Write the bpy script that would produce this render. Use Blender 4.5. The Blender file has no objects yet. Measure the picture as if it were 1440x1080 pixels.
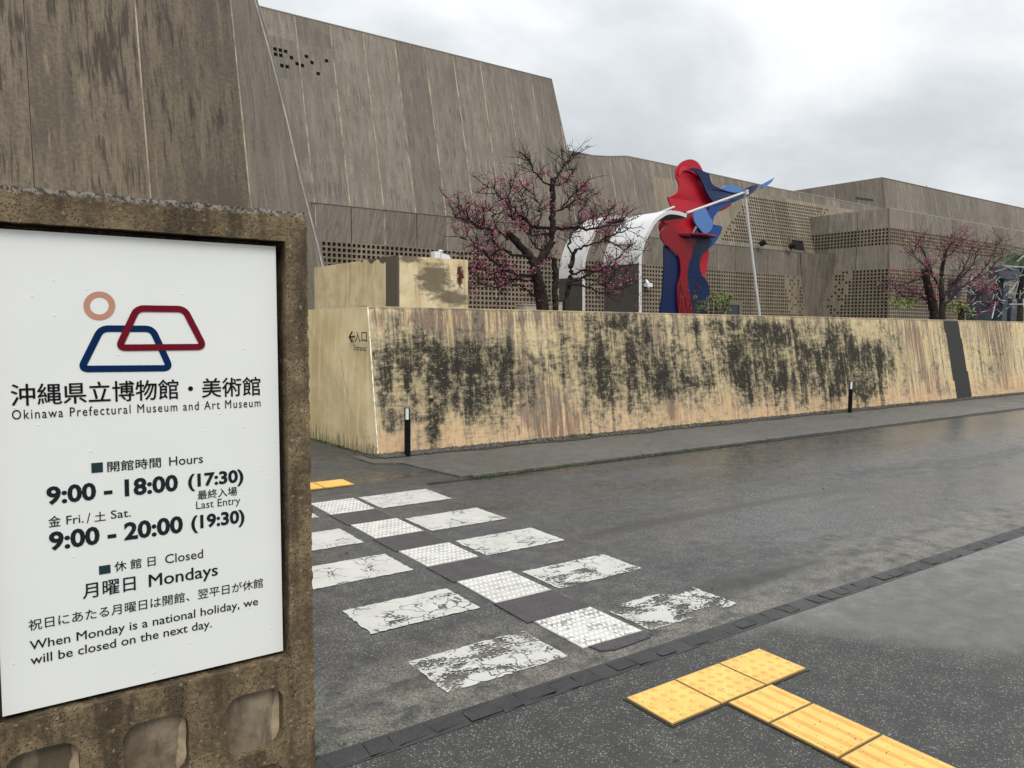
import bpy, math, random
import numpy as np
from mathutils import Matrix, Vector
from mathutils.geometry import tessellate_polygon
random.seed(7)
S = bpy.context.scene
COL = S.collection

# ------------------------------------------------------------------ camera
F, CX, CY, H = 1085.0, 720.0, 540.0, 1.55
def _cam(px, py): return np.array([(px-CX)/F, -(py-CY)/F, -1.0])
_a = _cam(2260, 472); _a /= np.linalg.norm(_a)
_b = _cam(-53, 449); _b = _b-_a*(_a@_b); _b /= np.linalg.norm(_b)
RM = np.stack([_a, _b, np.cross(_a, _b)])
CAM = np.array([0, 0, H])
cd = bpy.data.cameras.new('camera'); cam = bpy.data.objects.new('camera', cd); COL.objects.link(cam)
cd.sensor_width = 36; cd.lens = F/1440*36; cd.clip_start = .05; cd.clip_end = 3000
cam.matrix_world = Matrix.Translation((0, 0, H)) @ Matrix([list(r) for r in RM]).to_4x4()
S.camera = cam

def W(px, py, n, d):            # where the measured direction meets the plane n.p = d
    r = RM @ _cam(px, py); n = np.array(n, float)
    return CAM+(d-n@CAM)/(n@r)*r
def G(px, py, z=0): return W(px, py, (0, 0, 1), z)
def YP(px, py, y): return W(px, py, (0, 1, 0), y)
def XP(px, py, x): return W(px, py, (1, 0, 0), x)
def PJ(p):
    c = RM.T @ (np.array(p, float)-CAM); return CX+F*c[0]/-c[2], CY-F*c[1]/-c[2]

# ------------------------------------------------------------------ node helper
class T:
    def __init__(s, nt): s.nt = nt
    def n(s, typ, ins=None, **kw):
        nd = s.nt.nodes.new(typ)
        for k, v in kw.items(): setattr(nd, k, v)
        for k, v in (ins or {}).items():
            so = nd.inputs[k]
            if isinstance(v, bpy.types.NodeSocket): s.nt.links.new(v, so)
            else: so.default_value = v
        return nd
    def m(s, op, a, b=0.0, c=0.0, clamp=False):
        nd = s.n('ShaderNodeMath', {0: a, 1: b, 2: c}, operation=op); nd.use_clamp = clamp; return nd.outputs[0]
    def vm(s, op, a, b=(0, 0, 0)): return s.n('ShaderNodeVectorMath', {0: a, 1: b}, operation=op).outputs[0]
    def ss(s, v, lo, hi, a=0.0, b=1.0):
        nd = s.n('ShaderNodeMapRange', {0: v, 1: lo, 2: hi, 3: a, 4: b}, interpolation_type='SMOOTHSTEP'); return nd.outputs[0]
    def lr(s, v, lo, hi, a=0.0, b=1.0): return s.n('ShaderNodeMapRange', {0: v, 1: lo, 2: hi, 3: a, 4: b}).outputs[0]
    def mix(s, f, a, b, bt='MIX'):
        nd = s.n('ShaderNodeMix', data_type='RGBA', blend_type=bt)
        for i, v in ((0, f), (6, a), (7, b)):
            if isinstance(v, bpy.types.NodeSocket): s.nt.links.new(v, nd.inputs[i])
            else: nd.inputs[i].default_value = v if i == 0 else tuple(v)+((1,) if len(v) == 3 else ())
        return nd.outputs[2]
    def noise(s, vec, scale, detail=4, rough=.55, dist=0.0):
        return s.n('ShaderNodeTexNoise', {'Vector': vec, 'Scale': scale, 'Detail': detail, 'Roughness': rough, 'Distortion': dist}).outputs[0]
    def vor(s, vec, scale, feature='F1', out=0, rnd=1.0):
        return s.n('ShaderNodeTexVoronoi', {'Vector': vec, 'Scale': scale, 'Randomness': rnd}, feature=feature).outputs[out]
    def xyz(s, v): return s.n('ShaderNodeSeparateXYZ', {0: v}).outputs
    def cmb(s, x, y, z): return s.n('ShaderNodeCombineXYZ', {0: x, 1: y, 2: z}).outputs[0]
def mat(name):
    m = bpy.data.materials.new(name); m.use_nodes = True; m.node_tree.nodes.clear()
    t = T(m.node_tree); return m, t
def fin(t, col, rough=.7, bump=None, bstr=.5, bdist=.01, spec=.5, metal=0.0, coat=0.0, normal=None, alpha=None, trans=None):
    ins = {'Base Color': col if isinstance(col, bpy.types.NodeSocket) else tuple(col)+(1,), 'Roughness': rough, 'Specular IOR Level': spec, 'Metallic': metal, 'Coat Weight': coat}
    if coat: ins['Coat Roughness'] = .15
    p = t.n('ShaderNodeBsdfPrincipled', ins)
    if bump is not None:
        b = t.n('ShaderNodeBump', {'Height': bump, 'Strength': bstr, 'Distance': bdist})
        t.nt.links.new(b.outputs[0], p.inputs['Normal'])
    if alpha is not None: t.nt.links.new(alpha, p.inputs['Alpha'])
    o = t.n('ShaderNodeOutputMaterial'); t.nt.links.new(p.outputs[0], o.inputs[0]); return p

# ------------------------------------------------------------------ sky, sun, exposure
wd = bpy.data.worlds.new('World'); S.world = wd; wd.use_nodes = True
wd.node_tree.nodes.clear(); t = T(wd.node_tree)
ELEV, ROT = math.radians(48), math.radians(200)      # sun over the viewer's left shoulder, behind cloud
sky = t.n('ShaderNodeTexSky', sky_type='NISHITA'); sky.sun_disc = False; sky.sun_elevation = ELEV; sky.sun_rotation = ROT
d = t.n('ShaderNodeTexCoord').outputs['Generated']
dx, dy, dz = t.xyz(d)[:3]
az = t.m('MAXIMUM', dz, 0.0)
dome = t.cmb(t.m('DIVIDE', dx, t.m('ADD', az, .32)), t.m('DIVIDE', dy, t.m('ADD', az, .32)), 0.0)
n1 = t.noise(dome, .9, 7, .52, .35); n2 = t.noise(t.vm('ADD', dome, (7, 3, 0)), 2.6, 6, .55, .3)
n3 = t.noise(t.vm('ADD', dome, (2, 9, 0)), .45, 2, .5)
cl = t.m('ADD', t.m('ADD', t.m('MULTIPLY', n1, .62), t.m('MULTIPLY', n2, .34)), t.m('MULTIPLY', n3, .35))
f = t.ss(cl, .54, .80)
cloud = t.mix(f, (.50, .52, .545), (.80, .82, .825))
grad = t.m('ADD', 1.0, t.m('MULTIPLY', t.m('MULTIPLY', az, az), 1.9))
cloud = t.n('ShaderNodeVectorMath', {0: cloud, 'Scale': t.m('MULTIPLY', grad, 10.0)}, operation='SCALE').outputs[0]
skc = t.mix(.93, sky.outputs[0], cloud)
bg = t.n('ShaderNodeBackground', {'Color': skc, 'Strength': .1})
t.nt.links.new(bg.outputs[0], t.n('ShaderNodeOutputWorld').inputs[0])
sl = bpy.data.lights.new('sun', 'SUN'); sl.energy = 1.5; sl.angle = math.radians(25); sl.color = (1, .97, .92)
so = bpy.data.objects.new('sun', sl); COL.objects.link(so)
sdir = Vector((math.sin(ROT)*math.cos(ELEV), math.cos(ROT)*math.cos(ELEV), math.sin(ELEV)))
so.rotation_euler = sdir.to_track_quat('Z', 'Y').to_euler()
S.view_settings.view_transform = 'Standard'; S.view_settings.look = 'None'
S.view_settings.gamma = 1; S.view_settings.use_curve_mapping = False; S.view_settings.exposure = .25

# ------------------------------------------------------------------ object helpers
BASE = {}
def link(o, parent, base, kw):
    COL.objects.link(o)
    if parent is not None: o.parent = parent
    BASE[o.name] = base
    for k, v in kw.items(): o['category' if k == 'cat' else k] = v
    return o
def thing(name, label, cat, loc=(0, 0, 0), **kw):
    o = bpy.data.objects.new(name, None); o.empty_display_size = .2
    o.location = loc; kw.update(label=label, cat=cat)
    return link(o, None, np.array(loc, float), kw)
def mo(name, V, Fc, m, parent=None, smooth=False, mi=None, **kw):
    base = BASE[parent.name] if parent is not None else np.zeros(3)
    me = bpy.data.meshes.new(name)
    V = np.array(V, float).reshape(-1, 3)-base
    me.from_pydata(V.tolist(), [], [tuple(int(i) for i in f) for f in Fc])
    for x in (m if isinstance(m, (list, tuple)) else [m]): me.materials.append(x)
    if mi is not None: me.polygons.foreach_set('material_index', mi)
    if smooth: me.polygons.foreach_set('use_smooth', [True]*len(me.polygons))
    me.update()
    o = bpy.data.objects.new(name, me)
    return link(o, parent, base, kw)
def copy_tree(o, loc, **kw):
    c = o.copy(); COL.objects.link(c); c.location = loc; BASE[c.name] = np.array(loc, float)
    for k, v in kw.items(): c[k] = v
    def rec(a, b):
        for ch in [x for x in bpy.data.objects if x.parent == a]:
            q = ch.copy(); COL.objects.link(q); q.parent = b; rec(ch, q)
    rec(o, c); return c
class MB:
    def __init__(s): s.v = []; s.f = []; s.mi = []
    def add(s, V, Fc, mi=0):
        k = len(s.v); s.v += [tuple(p) for p in V]; s.f += [tuple(i+k for i in f) for f in Fc]; s.mi += [mi]*len(Fc)
    def quad(s, a, b, c, d, mi=0): s.add([a, b, c, d], [(0, 1, 2, 3)], mi)
    def box(s, x0, x1, y0, y1, z0, z1, mi=0):
        V = [(x, y, z) for z in (z0, z1) for y in (y0, y1) for x in (x0, x1)]
        s.add(V, [(0, 2, 3, 1), (4, 5, 7, 6), (0, 1, 5, 4), (2, 6, 7, 3), (0, 4, 6, 2), (1, 3, 7, 5)], mi)
    def tube(s, P, R, n=8, mi=0, cap=True):
        P = [Vector(p) for p in P]; rings = []
        up = Vector((.13, .21, .97))
        for i, p in enumerate(P):
            dr = (P[min(i+1, len(P)-1)]-P[max(i-1, 0)])
            if dr.length < 1e-9: dr = Vector((0, 0, 1))
            dr.normalize()
            a = dr.cross(up)
            if a.length < .15: a = dr.cross(Vector((1, 0, 0)))
            a.normalize(); b = dr.cross(a)
            rings.append([p+(a*math.cos(q)+b*math.sin(q))*R[i] for q in (2*math.pi*k/n for k in range(n))])
        V = [v for r in rings for v in r]
        Fc = [(i*n+k, i*n+(k+1) % n, (i+1)*n+(k+1) % n, (i+1)*n+k) for i in range(len(P)-1) for k in range(n)]
        if cap: Fc += [tuple(range(n))[::-1], tuple((len(P)-1)*n+k for k in range(n))]
        s.add(V, Fc, mi)
    def prism(s, poly, f, g, mi=0, side=None):     # poly 2D; f maps to front, g to back
        n = len(poly); A = [f(*p) for p in poly]; B = [g(*p) for p in poly]
        k = len(s.v); s.v += [tuple(p) for p in A+B]
        tri = tessellate_polygon([[Vector((p[0], p[1], 0)) for p in poly]])
        ar = sum(poly[i][0]*poly[(i+1) % n][1]-poly[(i+1) % n][0]*poly[i][1] for i in range(n))
        for tr in tri:
            a, b, c = [poly[i] for i in tr]
            w = (b[0]-a[0])*(c[1]-a[1])-(b[1]-a[1])*(c[0]-a[0])
            tt = tr if w > 0 else tr[::-1]
            s.f.append(tuple(k+i for i in tt)); s.mi.append(mi)
            s.f.append(tuple(k+n+i for i in tt[::-1])); s.mi.append(mi)
        for i in range(n):
            j = (i+1) % n; q = (k+i, k+n+i, k+n+j, k+j)
            s.f.append(q if ar > 0 else q[::-1]); s.mi.append(mi if side is None else side)
    def obj(s, name, m, parent=None, smooth=False, **kw): return mo(name, s.v, s.f, m, parent, smooth, s.mi, **kw)
def strip_clip(poly, u0, u1):
    def cl(P, c, sg):
        out = []
        for i in range(len(P)):
            a, b = P[i], P[(i+1) % len(P)]
            ia, ib = sg*(a[0]-c) >= 0, sg*(b[0]-c) >= 0
            if ia: out.append(a)
            if ia != ib:
                w = (c-a[0])/(b[0]-a[0]); out.append((c, a[1]+w*(b[1]-a[1])))
        return out
    P = cl(poly, u0, 1)
    return cl(P, u1, -1) if P else P
def smooth_loop(P, k=4):
    n = len(P); out = []
    for i in range(n):
        p0, p1, p2, p3 = [np.array(P[(i+j) % n], float) for j in (-1, 0, 1, 2)]
        for a in range(k):
            w = a/k
            out.append(tuple(.5*((2*p1)+(-p0+p2)*w+(2*p0-5*p1+4*p2-p3)*w*w+(-p0+3*p1-3*p2+p3)*w**3)))
    return out
def smooth_path(P, k=4):
    P = [np.array(p, float) for p in P]; Q = [2*P[0]-P[1]]+P+[2*P[-1]-P[-2]]; out = []
    for i in range(1, len(Q)-2):
        p0, p1, p2, p3 = Q[i-1:i+3]
        for a in range(k):
            w = a/k; out.append(.5*((2*p1)+(-p0+p2)*w+(2*p0-5*p1+4*p2-p3)*w*w+(-p0+3*p1-3*p2+p3)*w**3))
    return out+[P[-1]]

# ------------------------------------------------------------------ materials
def simple(name, col, rough=.6, metal=0.0, var=.15, sc=6, bump=.2, coat=0.0, spec=.5):
    m, t = mat(name); P = t.n('ShaderNodeNewGeometry').outputs['Position']
    n = t.noise(P, sc, 5, .6)
    c = t.mix(t.ss(n, .3, .7), [x*(1-var) for x in col], [min(1, x*(1+var)) for x in col])
    fin(t, c, t.lr(n, .2, .8, max(.02, rough-.08), min(1, rough+.08)), n, bump, .004, metal=metal, coat=coat, spec=spec); return m

def asphalt_color(t, P, lo, hi, fleck, amt, warm=0.0):
    big = t.noise(P, .55, 5, .6); mid = t.noise(P, 7, 5, .65)
    g = t.m('ADD', t.m('MULTIPLY', big, .55), t.m('MULTIPLY', mid, .45))
    base = t.mix(t.ss(g, .36, .64), lo, hi)
    cell = t.xyz(t.vor(P, 230, out=1))
    tone = t.mix(t.lr(cell[0], 0, 1, 0, .75), base, (.012, .012, .012))
    thr = t.m('SUBTRACT', amt, t.m('MULTIPLY', t.m('SUBTRACT', mid, .5), .25))
    fl = t.ss(cell[1], thr, t.m('ADD', thr, .04))
    c = t.mix(t.m('MULTIPLY', fl, .85), tone, fleck)
    return c, big, mid
def asphalt(name, lo, hi, fleck, amt, wet0=.45, wet1=.58, rl=.07, rh=.55, strip=False, bay=False):
    m, t = mat(name); P = t.n('ShaderNodeNewGeometry').outputs['Position']
    x, y, z = t.xyz(P)[:3]; Q = t.cmb(x, y, 0.0)
    c, big, mid = asphalt_color(t, Q, lo, hi, fleck, amt)
    w = t.noise(t.cmb(t.m('MULTIPLY', x, .28), t.m('MULTIPLY', y, .9), 0.0), .9, 6, .6, .5)
    w = t.m('ADD', w, t.m('MULTIPLY', t.m('SUBTRACT', mid, .5), .22))
    if bay:        # wetter bay towards the right, sky sheen painted in as a paler colour
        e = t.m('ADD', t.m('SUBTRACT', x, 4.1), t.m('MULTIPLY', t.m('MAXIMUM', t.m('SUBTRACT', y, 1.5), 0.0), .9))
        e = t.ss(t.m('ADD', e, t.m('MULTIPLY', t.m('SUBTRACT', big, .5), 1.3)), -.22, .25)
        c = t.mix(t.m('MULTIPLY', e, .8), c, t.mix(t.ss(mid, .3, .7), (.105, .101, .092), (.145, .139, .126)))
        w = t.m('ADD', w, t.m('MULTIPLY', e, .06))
    if strip:      # the road falls to a gravelly, better drained edge beside the drain stones
        e = t.ss(t.m('ADD', y, t.m('MULTIPLY', t.m('SUBTRACT', big, .5), 1.4)), 2.75, 3.25)
        e2 = t.m('MULTIPLY', t.m('SUBTRACT', 1.0, e), .8)
        c2 = t.vor(Q, 170, out=1); cc = t.xyz(c2)
        gr = t.mix(cc[0], (.035, .032, .027), (.26, .24, .19))
        c = t.mix(t.m('MULTIPLY', e2, t.ss(mid, .3, .6)), c, gr)
        # clay-brown films and black damp lines towards the far kerb
        br = t.noise(t.cmb(t.m('MULTIPLY', x, .35), t.m('MULTIPLY', y, 2.2), 4.0), .8, 4, .5, .6)
        c = t.mix(t.m('MULTIPLY', t.ss(br, .60, .70), .75), c, (.016, .015, .013))
        b2 = t.noise(t.cmb(t.m('MULTIPLY', x, .3), t.m('MULTIPLY', y, 1.6), 9.0), .9, 3, .5, .6)
        c = t.mix(t.m('MULTIPLY', t.ss(b2, .66, .76), .35), c, (.12, .085, .05))
        w = t.m('SUBTRACT', w, t.m('MULTIPLY', e2, .2))
        w = t.m('ADD', w, t.m('MULTIPLY', t.ss(x, 3.5, 8.0), .13))
        pd_ = t.m('ADD', t.m('POWER', t.m('DIVIDE', t.m('SUBTRACT', x, 8.6), 1.5), 2.0), t.m('POWER', t.m('DIVIDE', t.m('SUBTRACT', y, 3.25), .35), 2.0))
        pd_ = t.m('ADD', pd_, t.m('MULTIPLY', t.m('SUBTRACT', mid, .5), 2.2)); pud = t.m('SUBTRACT', 1.0, t.ss(pd_, .1, 1.2)); w = t.m('ADD', w, t.m('MULTIPLY', pud, .3))
    wet = t.ss(w, wet0, wet1)
    r = t.m('ADD', t.lr(wet, 0, 1, rh, rl), t.m('MULTIPLY', mid, .08))
    if strip: r = t.m('MULTIPLY', r, t.lr(pud, 0, 1, 1.0, .35))
    vd = t.vor(Q, 230)
    h = t.m('MULTIPLY', t.m('SUBTRACT', 1.0, vd), t.lr(wet, 0, 1, 1.0, .10))
    h = t.m('ADD', h, t.m('MULTIPLY', t.noise(Q, 30, 3, .6), t.lr(wet, 0, 1, .8, .25)))
    fin(t, c, r, h, .55, .005, spec=.6); return m
M = {}
M['road'] = asphalt('wet road asphalt', (.032, .032, .031), (.075, .073, .069), (.28, .27, .24), .92, wet0=.40, wet1=.60, rl=.20, rh=.46, strip=True)
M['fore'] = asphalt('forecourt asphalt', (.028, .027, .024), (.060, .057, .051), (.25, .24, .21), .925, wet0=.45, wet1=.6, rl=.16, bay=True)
M['walk'] = asphalt('pavement asphalt', (.085, .078, .066), (.145, .134, .114), (.28, .26, .22), .93, wet0=.55, wet1=.7, rl=.25)
M['walkdark'] = asphalt('dark path asphalt', (.035, .034, .031), (.07, .066, .058), (.25, .24, .20), .95, wet0=.5, wet1=.65, rl=.2)

def concrete(name, a, b, c, seed=0.0, dark=.52, pale=.4, hue=.16, rough=.75, lean=.26, yc=1.0):
    m, t = mat(name); P = t.n('ShaderNodeNewGeometry').outputs['Position']
    x, y, z = t.xyz(P)[:3]
    rnd = t.n('ShaderNodeObjectInfo').outputs['Random']
    u = t.m('ADD', t.m('ADD', x, t.m('SUBTRACT', t.m('MULTIPLY', y, yc), t.m('MULTIPLY', z, lean))), t.m('MULTIPLY', rnd, 7.0)); u = t.m('ADD', u, seed)
    s1 = t.noise(t.cmb(t.m('MULTIPLY', u, 3.4), 0.0, t.m('MULTIPLY', z, .38)), 1.0, 9, .74, .3)
    s2 = t.noise(t.cmb(t.m('MULTIPLY', u, 12), 3.0, t.m('MULTIPLY', z, 1.0)), 1.0, 6, .7)
    bl = t.noise(t.cmb(u, 1.0, z), .55, 5, .6)
    fi = t.noise(t.cmb(u, 1.0, z), 14, 5, .7)
    k = t.m('ADD', t.m('MULTIPLY', s1, .38), t.m('ADD', t.m('MULTIPLY', bl, .32), t.m('MULTIPLY', fi, .30)))
    col = t.mix(t.ss(k, .41, .59), a, b)
    col = t.mix(t.m('MULTIPLY', t.ss(t.m('MULTIPLY', s1, t.m('ADD', s2, .35)), .47, .60), pale), col, c)
    dk = t.m('MULTIPLY', t.ss(t.m('ADD', t.m('MULTIPLY', s2, .65), t.m('MULTIPLY', bl, .5)), .575, .69), dark)
    col = t.mix(dk, col, [q*.3 for q in a])
    col = t.mix(t.m('MULTIPLY', t.ss(fi, .58, .75), .35), col, [q*.5 for q in a])
    bri = t.lr(rnd, 0, 1, 1-hue, 1+hue)
    col = t.n('ShaderNodeVectorMath', {0: col, 'Scale': bri}, operation='SCALE').outputs[0]
    fin(t, col, t.lr(s1, .3, .7, rough-.12, rough+.1), t.m('ADD', fi, s2), .35, .01, spec=.22); return m
M['conc'] = concrete('museum precast concrete', (.130, .110, .088), (.218, .188, .152), (.33, .29, .23))
M['conc_lat'] = concrete('museum lattice concrete', (.165, .136, .098), (.245, .205, .152), (.33, .285, .21), 4.0, .25)
M['conc_near'] = concrete('near tower concrete', (.085, .067, .050), (.175, .140, .098), (.31, .25, .165), 9.0, .8, .55, .12)
M['conc_edge'] = concrete('rounded corner concrete', (.120, .098, .074), (.178, .150, .118), (.28, .245, .19), 2.0, .5, .35, .05, .6)
M['conc_curve'] = concrete('concave corner concrete', (.11, .092, .070), (.19, .162, .128), (.30, .26, .20), 5.0, .6, .3, .05, .75, .0, -1.0)
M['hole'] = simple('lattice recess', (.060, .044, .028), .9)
M['joint'] = simple('pale joint sealant', (.27, .225, .155), .8, var=.5, sc=1.6)
M['jointdark'] = simple('dark open joint', (.03, .026, .02), .9)
M['darkgl'] = simple('dark glass', (.02, .022, .022), .12)

# ------------------------------------------------------------------ ground
def sheet(name, x0, x1, y0, y1, z, m, nx=1, ny=1, **kw):
    xs = np.linspace(x0, x1, nx+1); ys = np.linspace(y0, y1, ny+1)
    V = [(x, y, z) for y in ys for x in xs]
    Fc = [(j*(nx+1)+i, j*(nx+1)+i+1, (j+1)*(nx+1)+i+1, (j+1)*(nx+1)+i) for j in range(ny) for i in range(nx)]
    return mo(name, V, Fc, m, **kw)
M['soil'] = simple('far ground', (.07, .065, .05), .9, sc=.5)
mb = MB(); R0 = 1500
mb.quad((-R0, -R0, -.012), (R0, -R0, -.012), (R0, R0, -.012), (-R0, R0, -.012)); mb.obj('ground', M['soil'], kind='structure')
road = sheet('road', -60, 160, 2.5, 6.52, 0, M['road'], kind='structure')
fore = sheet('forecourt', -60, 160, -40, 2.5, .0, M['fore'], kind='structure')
# the walkway beside the wall, and the darker entrance path at its left
pv = MB(); pv.prism([(4.05, 6.60), (160, 6.60), (160, 8.26), (3.60, 8.26), (3.62, 7.75), (3.9, 7.6)], lambda x, y: (x, y, .012), lambda x, y: (x, y, -.02))
pave = pv.obj('pavement', M['walk'], kind='structure')
pt = MB(); pt.quad((-40, 6.52, -.004), (160, 6.52, -.004), (160, 40, -.004), (-40, 40, -.004))
path = pt.obj('path', M['walkdark'], kind='structure')
# kerb line: narrow channel with an upstand
M['kerb'] = simple('kerb concrete', (.085, .078, .066), .6, var=.4, sc=9)
mb = MB(); x = 4.15
kerb_i = 0
while x < 60:
    L = 1.2; q = MB(); q.box(x, x+L-.012, 6.535, 6.60, -.03, .022+random.uniform(-.003, .003)); q.obj('kerb', M['kerb'], pave); x += L
M['gap'] = simple('black wet channel', (.012, .012, .010), .35)
sheet('channel', 3.6, 60, 6.455, 6.534, .004, M['gap']).parent = road

# drain stones between road and forecourt
def rough_box(cx, cy, lx, ly, h, z0, m, parent, name='stone', j=.012):
    V = []
    for zz, s_ in ((z0, 1.0), (z0+h*.7, 1.0), (z0+h, .86)):
        for sx, sy in ((-1, -1), (1, -1), (1, 1), (-1, 1)):
            V.append((cx+sx*lx/2*s_+random.uniform(-j, j), cy+sy*ly/2*s_+random.uniform(-j, j), zz+(random.uniform(-.003, .004) if zz > z0 else 0)))
    Fc = [(3, 2, 1, 0), (8, 9, 10, 11)]
    for k in (0, 4):
        for i in range(4): Fc.append((k+i, k+(i+1) % 4, k+4+(i+1) % 4, k+4+i))
    return mo(name, V, Fc, m, parent)
M['stone'] = asphalt('dark drain stone', (.015, .015, .015), (.042, .040, .038), (.12, .12, .11), .985, wet0=.5, wet1=.65, rl=.25, rh=.5)
mb = MB(); mb.quad((.4, 2.44, .002), (14, 2.44, .002), (14, 2.56, .002), (.4, 2.56, .002)); mb.obj('gutter', M['gap'], road)
x = .72
while x < 9.5:
    L = random.uniform(.10, .165)
    if random.random() > .04: rough_box(x+L/2, 2.50+random.uniform(-.006, .006), L-.006, .088, .0035, .001, M['stone'], road, j=.008)
    x += L

# ------------------------------------------------------------------ crossing paint
m, t = mat('worn white road paint'); M['paint'] = m
P = t.n('ShaderNodeNewGeometry').outputs['Position']; x, y, z = t.xyz(P)[:3]; Q = t.cmb(x, y, 0.0)
ac, big, mid = asphalt_color(t, Q, (.030, .030, .030), (.07, .068, .064), (.30, .29, .25), .955)
wear = t.xyz(t.n('ShaderNodeObjectInfo').outputs['Color'])
cr = t.vor(t.vm('ADD', Q, t.vm('SCALE', t.n('ShaderNodeTexNoise', {'Vector': Q, 'Scale': 9.0}).outputs[1], (0, 0, 0))), 11, 'DISTANCE_TO_EDGE')
qd = t.cmb(t.m('ADD', x, t.m('MULTIPLY', t.noise(Q, 14, 3), .09)), t.m('ADD', y, t.m('MULTIPLY', t.noise(t.vm('ADD', Q, (5, 5, 0)), 14, 3), .09)), 0.0)
cr = t.vor(qd, 9, 'DISTANCE_TO_EDGE')
crk = t.m('MULTIPLY', t.m('SUBTRACT', 1.0, t.ss(cr, .012, .035)), t.ss(t.noise(Q, 3.5, 3), .46, .58))
fn = t.noise(Q, 60, 4, .7); bn = t.noise(t.cmb(x, t.m('MULTIPLY', y, 1.6), 2.0), 4.2, 5, .62, .4)
g = t.n('ShaderNodeTexCoord').outputs['Generated']; gx, gy = t.xyz(g)[:2]
ed = t.m('MINIMUM', t.m('MINIMUM', gx, t.m('SUBTRACT', 1.0, gx)), t.m('MINIMUM', gy, t.m('SUBTRACT', 1.0, gy)))
lev = t.m('ADD', t.m('MULTIPLY', bn, .75), t.m('MULTIPLY', fn, .45))
lev = t.m('ADD', lev, t.m('MULTIPLY', t.m('SUBTRACT', 1.0, t.ss(ed, 0.0, .05)), -.05))
th = t.lr(wear[0], 0, 1, .84, .42)
gone = t.ss(lev, t.m('SUBTRACT', th, .02), t.m('ADD', th, .02))
gone = t.m('MAXIMUM', gone, t.m('MULTIPLY', crk, .9))
pc = t.mix(t.noise(Q, 6, 5, .6), (.36, .35, .32), (.56, .55, .51))
pc = t.mix(t.ss(fn, .6, .75), pc, (.28, .27, .24))
fin(t, pc, .5, fn, .3, .003, alpha=t.m('SUBTRACT', 1.0, gone))
stripes = []
for yy0, yy1 in ((5.83, 6.31), (5.42, 4.98), (4.65, 4.24), (3.83, 3.46), (3.07, 2.71)):
    a, b = min(yy0, yy1), max(yy0, yy1)
    stripes.append((2.80, 3.48, a, b)); stripes.append((1.60, 2.25, a, b))
wr = {0: .2, 2: .25, 4: .3, 6: .48, 8: .54, 1: .25, 3: .28, 5: .34, 7: .36, 9: .45}
for i, (x0, x1, a, b) in enumerate(stripes):
    nx, ny = 26, 14; V = []
    for jj in range(ny+1):
        for ii in range(nx+1):
            ex = random.uniform(-.006, .006) if ii in (0, nx) else 0; ey = random.uniform(-.006, .006) if jj in (0, ny) else 0
            V.append((x0+(x1-x0)*ii/nx+ex, a+(b-a)*jj/ny+ey, .004))
    Fc = [(jj*(nx+1)+ii, jj*(nx+1)+ii+1, (jj+1)*(nx+1)+ii+1, (jj+1)*(nx+1)+ii) for jj in range(ny) for ii in range(nx)]
    o = mo('crossing_stripe', V, Fc, M['paint'], road); o.color = (wr[i], 0, 0, 1)

# tactile strip across the road: ribbed white and dark rubber mats with domes
M['matw'] = simple('white tactile mat', (.42, .41, .375), .55, var=.22, sc=9)
M['dome'] = simple('white tactile dome', (.66, .65, .61), .5, var=.1)
m, t = mat('dirty white tactile mat'); P = t.n('ShaderNodeNewGeometry').outputs['Position']
n = t.noise(P, 45, 5, .7); n2 = t.noise(P, 7, 3)
fin(t, t.mix(t.ss(t.m('ADD', t.m('MULTIPLY', n, .7), t.m('MULTIPLY', n2, .4)), .52, .64), (.50, .49, .45), (.2, .19, .17)), .5, n, .4, .003); M['matw2'] = m
M['matd'] = simple('dark rubber mat', (.042, .036, .038), .45, var=.25, sc=12)
def dome(mb, cx, cy, z, r, h, mi=1, n=8):
    V = [(cx+r*math.cos(2*math.pi*k/n), cy+r*math.sin(2*math.pi*k/n), z) for k in range(n)]
    V += [(cx+r*.6*math.cos(2*math.pi*k/n), cy+r*.6*math.sin(2*math.pi*k/n), z+h) for k in range(n)]
    mb.add(V, [(k, (k+1) % n, n+(k+1) % n, n+k) for k in range(n)]+[tuple(range(n, 2*n))], mi)
def tmat(x0, x1, y0, y1, mats, rows, cols, r, parent, name, z=.007, drop=0.0, h=.004, lab=None, cut=0):
    mb = MB()
    pts = [(x0, y0), (x1, y0), (x1, y1), (x0, y1)]
    if cut: pts = [(x0, y1), (x0+.02, y0+.035), (x0+.09, y0), (x1-.03, y0+.01), (x1, y0+.045), (x1, y1)]
    pts = [(a+random.uniform(-.006, .006), b+random.uniform(-.006, .006)) for a, b in pts]
    mb.prism(pts, lambda x, y: (x, y, z), lambda x, y: (x, y, .001))
    for j in range(rows):
        for i in range(cols):
            if random.random() < drop: continue
            dome(mb, x0+(i+.5)*(x1-x0)/cols, y0+(j+.5)*(y1-y0)/rows, z, r, h)
    o = mb.obj(name, mats, parent)
    if lab: o['label'] = lab
    return o
ys = [(5.84, 6.31), (5.01, 5.455), (4.24, 4.64), (3.465, 3.89), (2.73, 3.10)]
for i, (a, b) in enumerate(ys):
    if i == 4: tmat(2.37, 2.75, a, b+.03, (M['matw2'], M['dome']), 9, 12, .011, road, 'tactile_mat', drop=.12)
    else: tmat(2.355, 2.745, a, b, (M['matw'], M['dome']), 7, 12, .0095, road, 'tactile_mat')
for a, b in ((5.46, 5.835), (4.645, 5.005), (3.895, 4.235), (3.135, 3.46)):
    tmat(2.335, 2.74, a, b, (M['matd'], M['matd']), 6, 12, .009, road, 'tactile_mat', drop=.1, lab='dark rubber mat of domes between white mats')
tmat(2.40, 2.76, 2.63, 2.727, (M['matd'], M['matd']), 2, 12, .006, road, 'tactile_mat', drop=.6, cut=1, lab='torn dark end of the rubber mat strip')

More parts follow.
